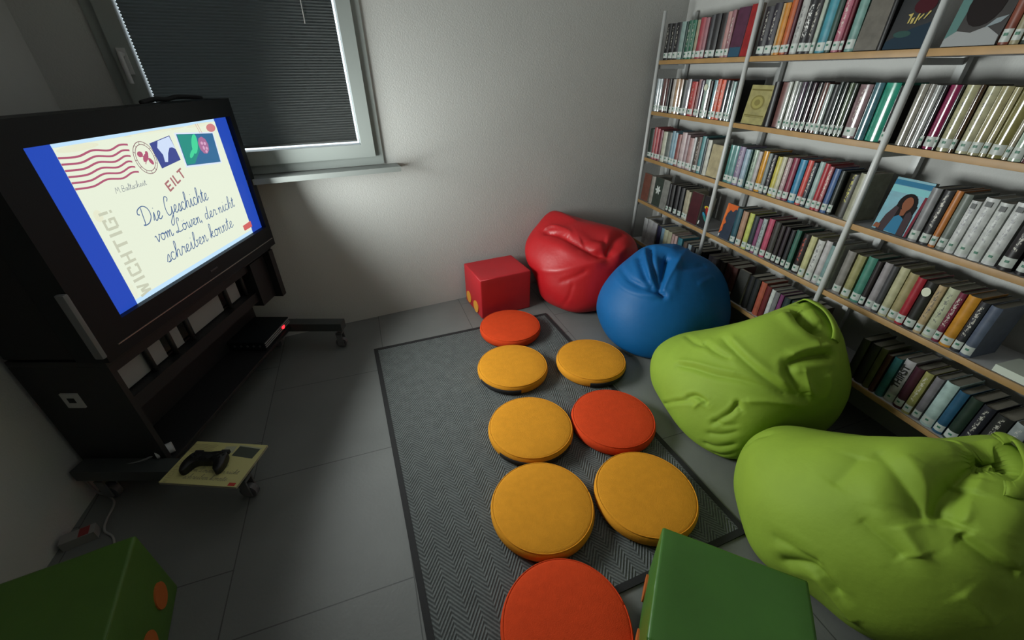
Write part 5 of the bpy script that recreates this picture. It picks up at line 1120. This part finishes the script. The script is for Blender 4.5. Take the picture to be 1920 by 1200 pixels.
# cart
ct = empty('tv_cart', (*TV0.xy, 0), TV_A); tag(ct, 'black wheeled cart carrying the television in the left corner', 'cart')
ck = mat('cart_black', (.010, .010, .011), .5, bump=.1, bscale=150); ctube = mat('cart_grey_tube', (.045, .05, .05), .4)
obj('side_panel', bx(-.120, -.100, .0, .345, .175, .643), ck, ct, bevel=.003); obj('side_panel', bx(.935, .975, -.01, .20, .36, .643), ck, ct, bevel=.004)
def plate(z0_, z1_, y0_):
    bm = bx(-.12, .985, y0_, .345, z0_, z1_)
    for v in bm.verts:
        if v.co.x > .9 and v.co.y > .2: v.co.x = .70
    bmesh.ops.translate(bm, verts=bm.verts, vec=(0, 0, 0)); return bm
obj('top_plate', plate(.643, .665, 0), ck, ct, bevel=.002)
gp = mat('panel_grey', (.30, .30, .30), .6)
for a, b in ((-.075, .096), (.104, .193), (.251, .297), (.369, .592), (.657, .741)): obj('grey_panel', bx(a, b, .100, .108, .460, .578), gp, ct)
for a in (.10, .222, .333, .625, .77): obj('post', cyl(bmesh.new(), (a, .085, .40), (a, .085, .643), .011, 10), ck, ct, smooth=True)
obj('cross_rail', bx(-.1, .935, .05, .11, .40, .455), ck, ct, bevel=.004); obj('upper_rail', bx(-.1, .935, .05, .11, .58, .643), ck, ct, bevel=.004)
obj('speaker_block', bx(.80, .935, .03, .2, .37, .62), ck, ct, bevel=.006); obj('modesty_panel', bx(-.1, .935, .20, .215, .175, .40), ck, ct)
obj('base_shelf', plate(.155, .175, -.02), ck, ct, bevel=.003)
for a, front, rear in ((-.155, -.355, .33), (.925, -.350, .18)):
    bm = bmesh.new(); P = crv([(a, .33, .160), (a, .1, .164), (a, -.12, .166), (a, front + .05, .164), (a, front, .158)], 5)
    box(bm, a - .033, a + .033, front + .02, rear, .135, .187); ft = obj('foot', bm, ctube, ct, bevel=.016, seg=4)
    for yb in (front + .055, rear - .06):
        bm = cyl(bmesh.new(), (a - .012, yb, .034), (a + .012, yb, .034), .034, 24); cyl(bm, (a - .02, yb, .034), (a + .02, yb, .034), .008, 10)
        w = obj('caster', bm, mat('caster_grey', (.10, .10, .11), .35), ft, bevel=.003)
        bm = bmesh.new(); box(bm, a - .022, a - .016, yb - .018, yb + .018, .02, .11); box(bm, a + .016, a + .022, yb - .018, yb + .018, .02, .11); box(bm, a - .022, a + .022, yb - .018, yb + .018, .10, .112); cyl(bm, (a, yb, .11), (a, yb, .137), .009, 10)
        obj('caster_fork', bm, mat('fork_metal', (.2, .2, .21), .35, .6), ft)
sk = obj('power_socket', bx(-.1265, -.119, .170, .232, .462, .527), mat('socket_white', (.45, .45, .43), .5), ct, bevel=.003); sk['label'] = 'white square power socket'
obj('socket_hole', bx(-.1275, -.126, .188, .214, .487, .508), tv_back, sk)
# disc player with a red standby light
pl = empty('dvd_player', (*(TV0 + EX * .775 - NN * .12).xy, .1755), TV_A); tag(pl, 'black disc player with glowing red light under the television', 'player')
obj('player_case', bx(-.14, .14, -.128, .12, .004, .052), tv_blk, pl, bevel=.003)
bm = bmesh.new()
for z_ in (.016, .028, .040): box(bm, -.138, .138, -.1315, -.128, z_, z_ + .004)
obj('front_trim', bm, mat('player_silver', (.45, .45, .46), .35, .4), pl)
bm = bmesh.new(); box(bm, .048, .074, -.134, -.129, .024, .034); box(bm, .054, .068, -.134, -.129, .018, .025); obj('standby_light', bm, glow('led_red', (1, .02, .03), 3), pl)
bm = bmesh.new()
for k in range(5): cyl(bm, (-.1405, -.10 + .035 * k, .028), (-.144, -.10 + .035 * k, .028), .006, 12)
obj('buttons', bm, mat('player_silver', (.14, .14, .145), .35, .6), pl)
# picture book lying on the cart's near foot
B0 = Vector((-.842, 1.348, .1885)); pa = math.atan2(-.101, .285)
pb = empty('picture_book', B0, pa); tag(pb, 'yellow picture book with envelope cover lying on the cart foot', 'picture book')
bw, bh = .303, .199
pap = mat('picture_book_yellow', (.56, .52, .22), .45)
obj('cover', bx(-bw / 2, bw / 2, -bh / 2, bh / 2, 0, .010), pap, pb, bevel=.0015)
obj('pages', bx(-bw / 2 + .002, bw / 2 + .0005, -bh / 2 - .0005, bh / 2 - .003, .0018, .0082), page, pb)
kx, ky = bw / .785, bh / .53
tg = lambda u, v, l: (-bw / 2 + (u - PU0) * kx, bh / 2 - v * ky, .0102 + .00006 * l)
lay[0] = 0
flat('stamp_print', [s2], mat('book_stamp', (.05, .06, .045), .5), parent=pb, target=tg); flat('stamp_border', [[(.592, .018), (.86, .045), (.85, .06), (.595, .034)], [(.4593, .0505), (.574, .036), (.583, .1305), (.4690, .1435)]], mat('book_pale', (.40, .40, .28), .5), parent=pb, target=tg)
flat('postmark_print', wv, mat('book_wave', (.36, .30, .16), .5), parent=pb, target=tg); flat('handwritten_title', TITLE, mat('book_ink', (.16, .15, .12), .5), parent=pb, target=tg)
flat('wichtig_lettering', block('WICHTIG!', .1215, .5350, -math.pi / 2, .051, .0475), mat('book_faint', (.46, .42, .19), .5), parent=pb, target=tg); flat('eilt_lettering', block('EILT', .4440, .1960, math.atan2(-.042, .123), .038, .036), mat('book_eilt', (.42, .28, .14), .5), parent=pb, target=tg)
flat('red_tag', [rect(.79, .485, .86, .52)], mat('book_red', (.5, .03, .02), .5), parent=pb, target=tg)
# game controller on the picture book
gc = empty('game_controller', (-.865, 1.352, .1992), pa + .10); tag(gc, 'black game controller resting on the yellow picture book', 'controller')
gk = mat('controller_black', (.006, .006, .007), .45)
def outline():
    R_ = [(0, .030), (.030, .032), (.052, .034), (.068, .024), (.076, .0), (.080, -.030), (.074, -.052), (.064, -.058), (.054, -.050), (.044, -.026), (.030, -.016), (0, -.016)]
    return [(p[0], p[1]) for p in crv([(a, b, 0) for a, b in R_], 4)]
R_ = outline(); loop = R_ + [(-a, b) for a, b in R_[::-1][1:-1]]
bm = bmesh.new(); rings = []
for z_, s_ in ((0.0, .80), (.004, .93), (.012, 1.0), (.022, 1.0), (.030, .93), (.034, .80)):
    ring_ = []
    for a, b in loop:
        dz = -.006 * max(0, -b - .01) / .05 if z_ > .02 else 0
        ex_ = (1 - s_) * .012
        l_ = math.hypot(a, b); ring_.append(bm.verts.new((a * (1 - ex_ / max(abs(a), .02)) if abs(a) > .02 else a, b * (1 - ex_ / max(abs(b), .015)) if abs(b) > .012 else b, z_ + dz)))
    rings.append(ring_)
for A, B_ in zip(rings, rings[1:]):
    for i in range(len(A)): bm.faces.new((A[i], A[(i + 1) % len(A)], B_[(i + 1) % len(A)], B_[i]))
bm.faces.new(rings[0][::-1]); bm.faces.new(rings[-1]); bmesh.ops.triangulate(bm, faces=[f for f in bm.faces if len(f.verts) > 4])
obj('controller_body', bm, gk, gc, smooth=True)
for a, b in ((-.022, -.006), (.022, -.006)):
    bm = cyl(bmesh.new(), (a, b, .032), (a, b, .042), .006, 16); cyl(bm, (a, b, .042), (a, b, .046), .0095, 20); obj('thumbstick', bm, gk, gc, bevel=.001)
bm = bmesh.new()
for k in range(4): a = k * math.pi / 2; cyl(bm, (.050 + .011 * math.cos(a), .012 + .011 * math.sin(a), .032), (.050 + .011 * math.cos(a), .012 + .011 * math.sin(a), .0375), .0045, 14)
obj('buttons', bm, mat('controller_grey', (.02, .02, .022), .4), gc)
bm = bmesh.new(); box(bm, -.062, -.038, .008, .016, .032, .037); box(bm, -.054, -.046, .0, .024, .032, .037); obj('direction_pad', bm, mat('controller_grey', (.02, .02, .022), .4), gc)
bm = bmesh.new(); box(bm, -.066, -.036, .030, .042, .014, .028); box(bm, .036, .066, .030, .042, .014, .028); obj('shoulder_buttons', bm, mat('controller_grey', (.02, .02, .022), .4), gc, bevel=.003)
# white plug with its lead behind the picture book
wp = empty('charger_plug', (-1.015, 1.405, .176), .5); wp.location = (-1.062, 1.475, .176)
tag(wp, 'white plug with grey lead lying on the cart base behind the picture book', 'plug')
bm = bmesh.new(); cyl(bm, (-.03, 0, .022), (.028, 0, .022), .022, 24); obj('plug_body', bm, mat('plug_white', (.5, .5, .5), .4), wp, bevel=.008, seg=3)
bm = bmesh.new(); tube(bm, crv([(-.03, 0, .022), (-.07, .012, .012), (-.11, .03, .008), (-.15, .06, .006), (-.19, .075, .006)]), .004, 8); obj('lead', bm, mat('lead_grey', (.2, .2, .2), .5), wp, smooth=True)
# floor cable and adapter by the left wall
bm = bmesh.new(); tube(bm, crv([(-1.393, 1.50, .10), (-1.385, 1.50, .02), (-1.35, 1.485, .006), (-1.315, 1.455, .005), (-1.296, 1.42, .005), (-1.289, 1.353, .005), (-1.272, 1.303, .005), (-1.225, 1.262, .005), (-1.19, 1.19, .005)]), .0042, 8)
tag(obj('power_cable', bm, mat('cable_grey', (.28, .28, .27), .5), smooth=True), 'pale grey cable running along the floor by the left wall', 'cable')
ad = empty('power_adapter', (-1.335, 1.285, 0), .3); tag(ad, 'small pale power adapter with red patch on floor by left wall', 'adapter')
obj('adapter_case', bx(-.05, .05, -.022, .022, 0, .04), mat('adapter_pale', (.25, .24, .23), .5), ad, bevel=.006); obj('red_patch', bx(.005, .035, -.02, .02, .0395, .041), mat('adapter_red', (.25, .03, .03), .5), ad)
ls = empty('light_switch', (XL, 1.70, .855)); tag(ls, 'small pale switch plate on the left wall beside the television', 'switch')
obj('switch_plate', bx(0, .008, -.035, .035, -.035, .035), mat('switch_pale', (.3, .28, .26), .5), ls, bevel=.002); obj('rocker', bx(.007, .012, -.02, .02, -.02, .02), mat('switch_pale', (.3, .28, .26), .5), ls, bevel=.002)
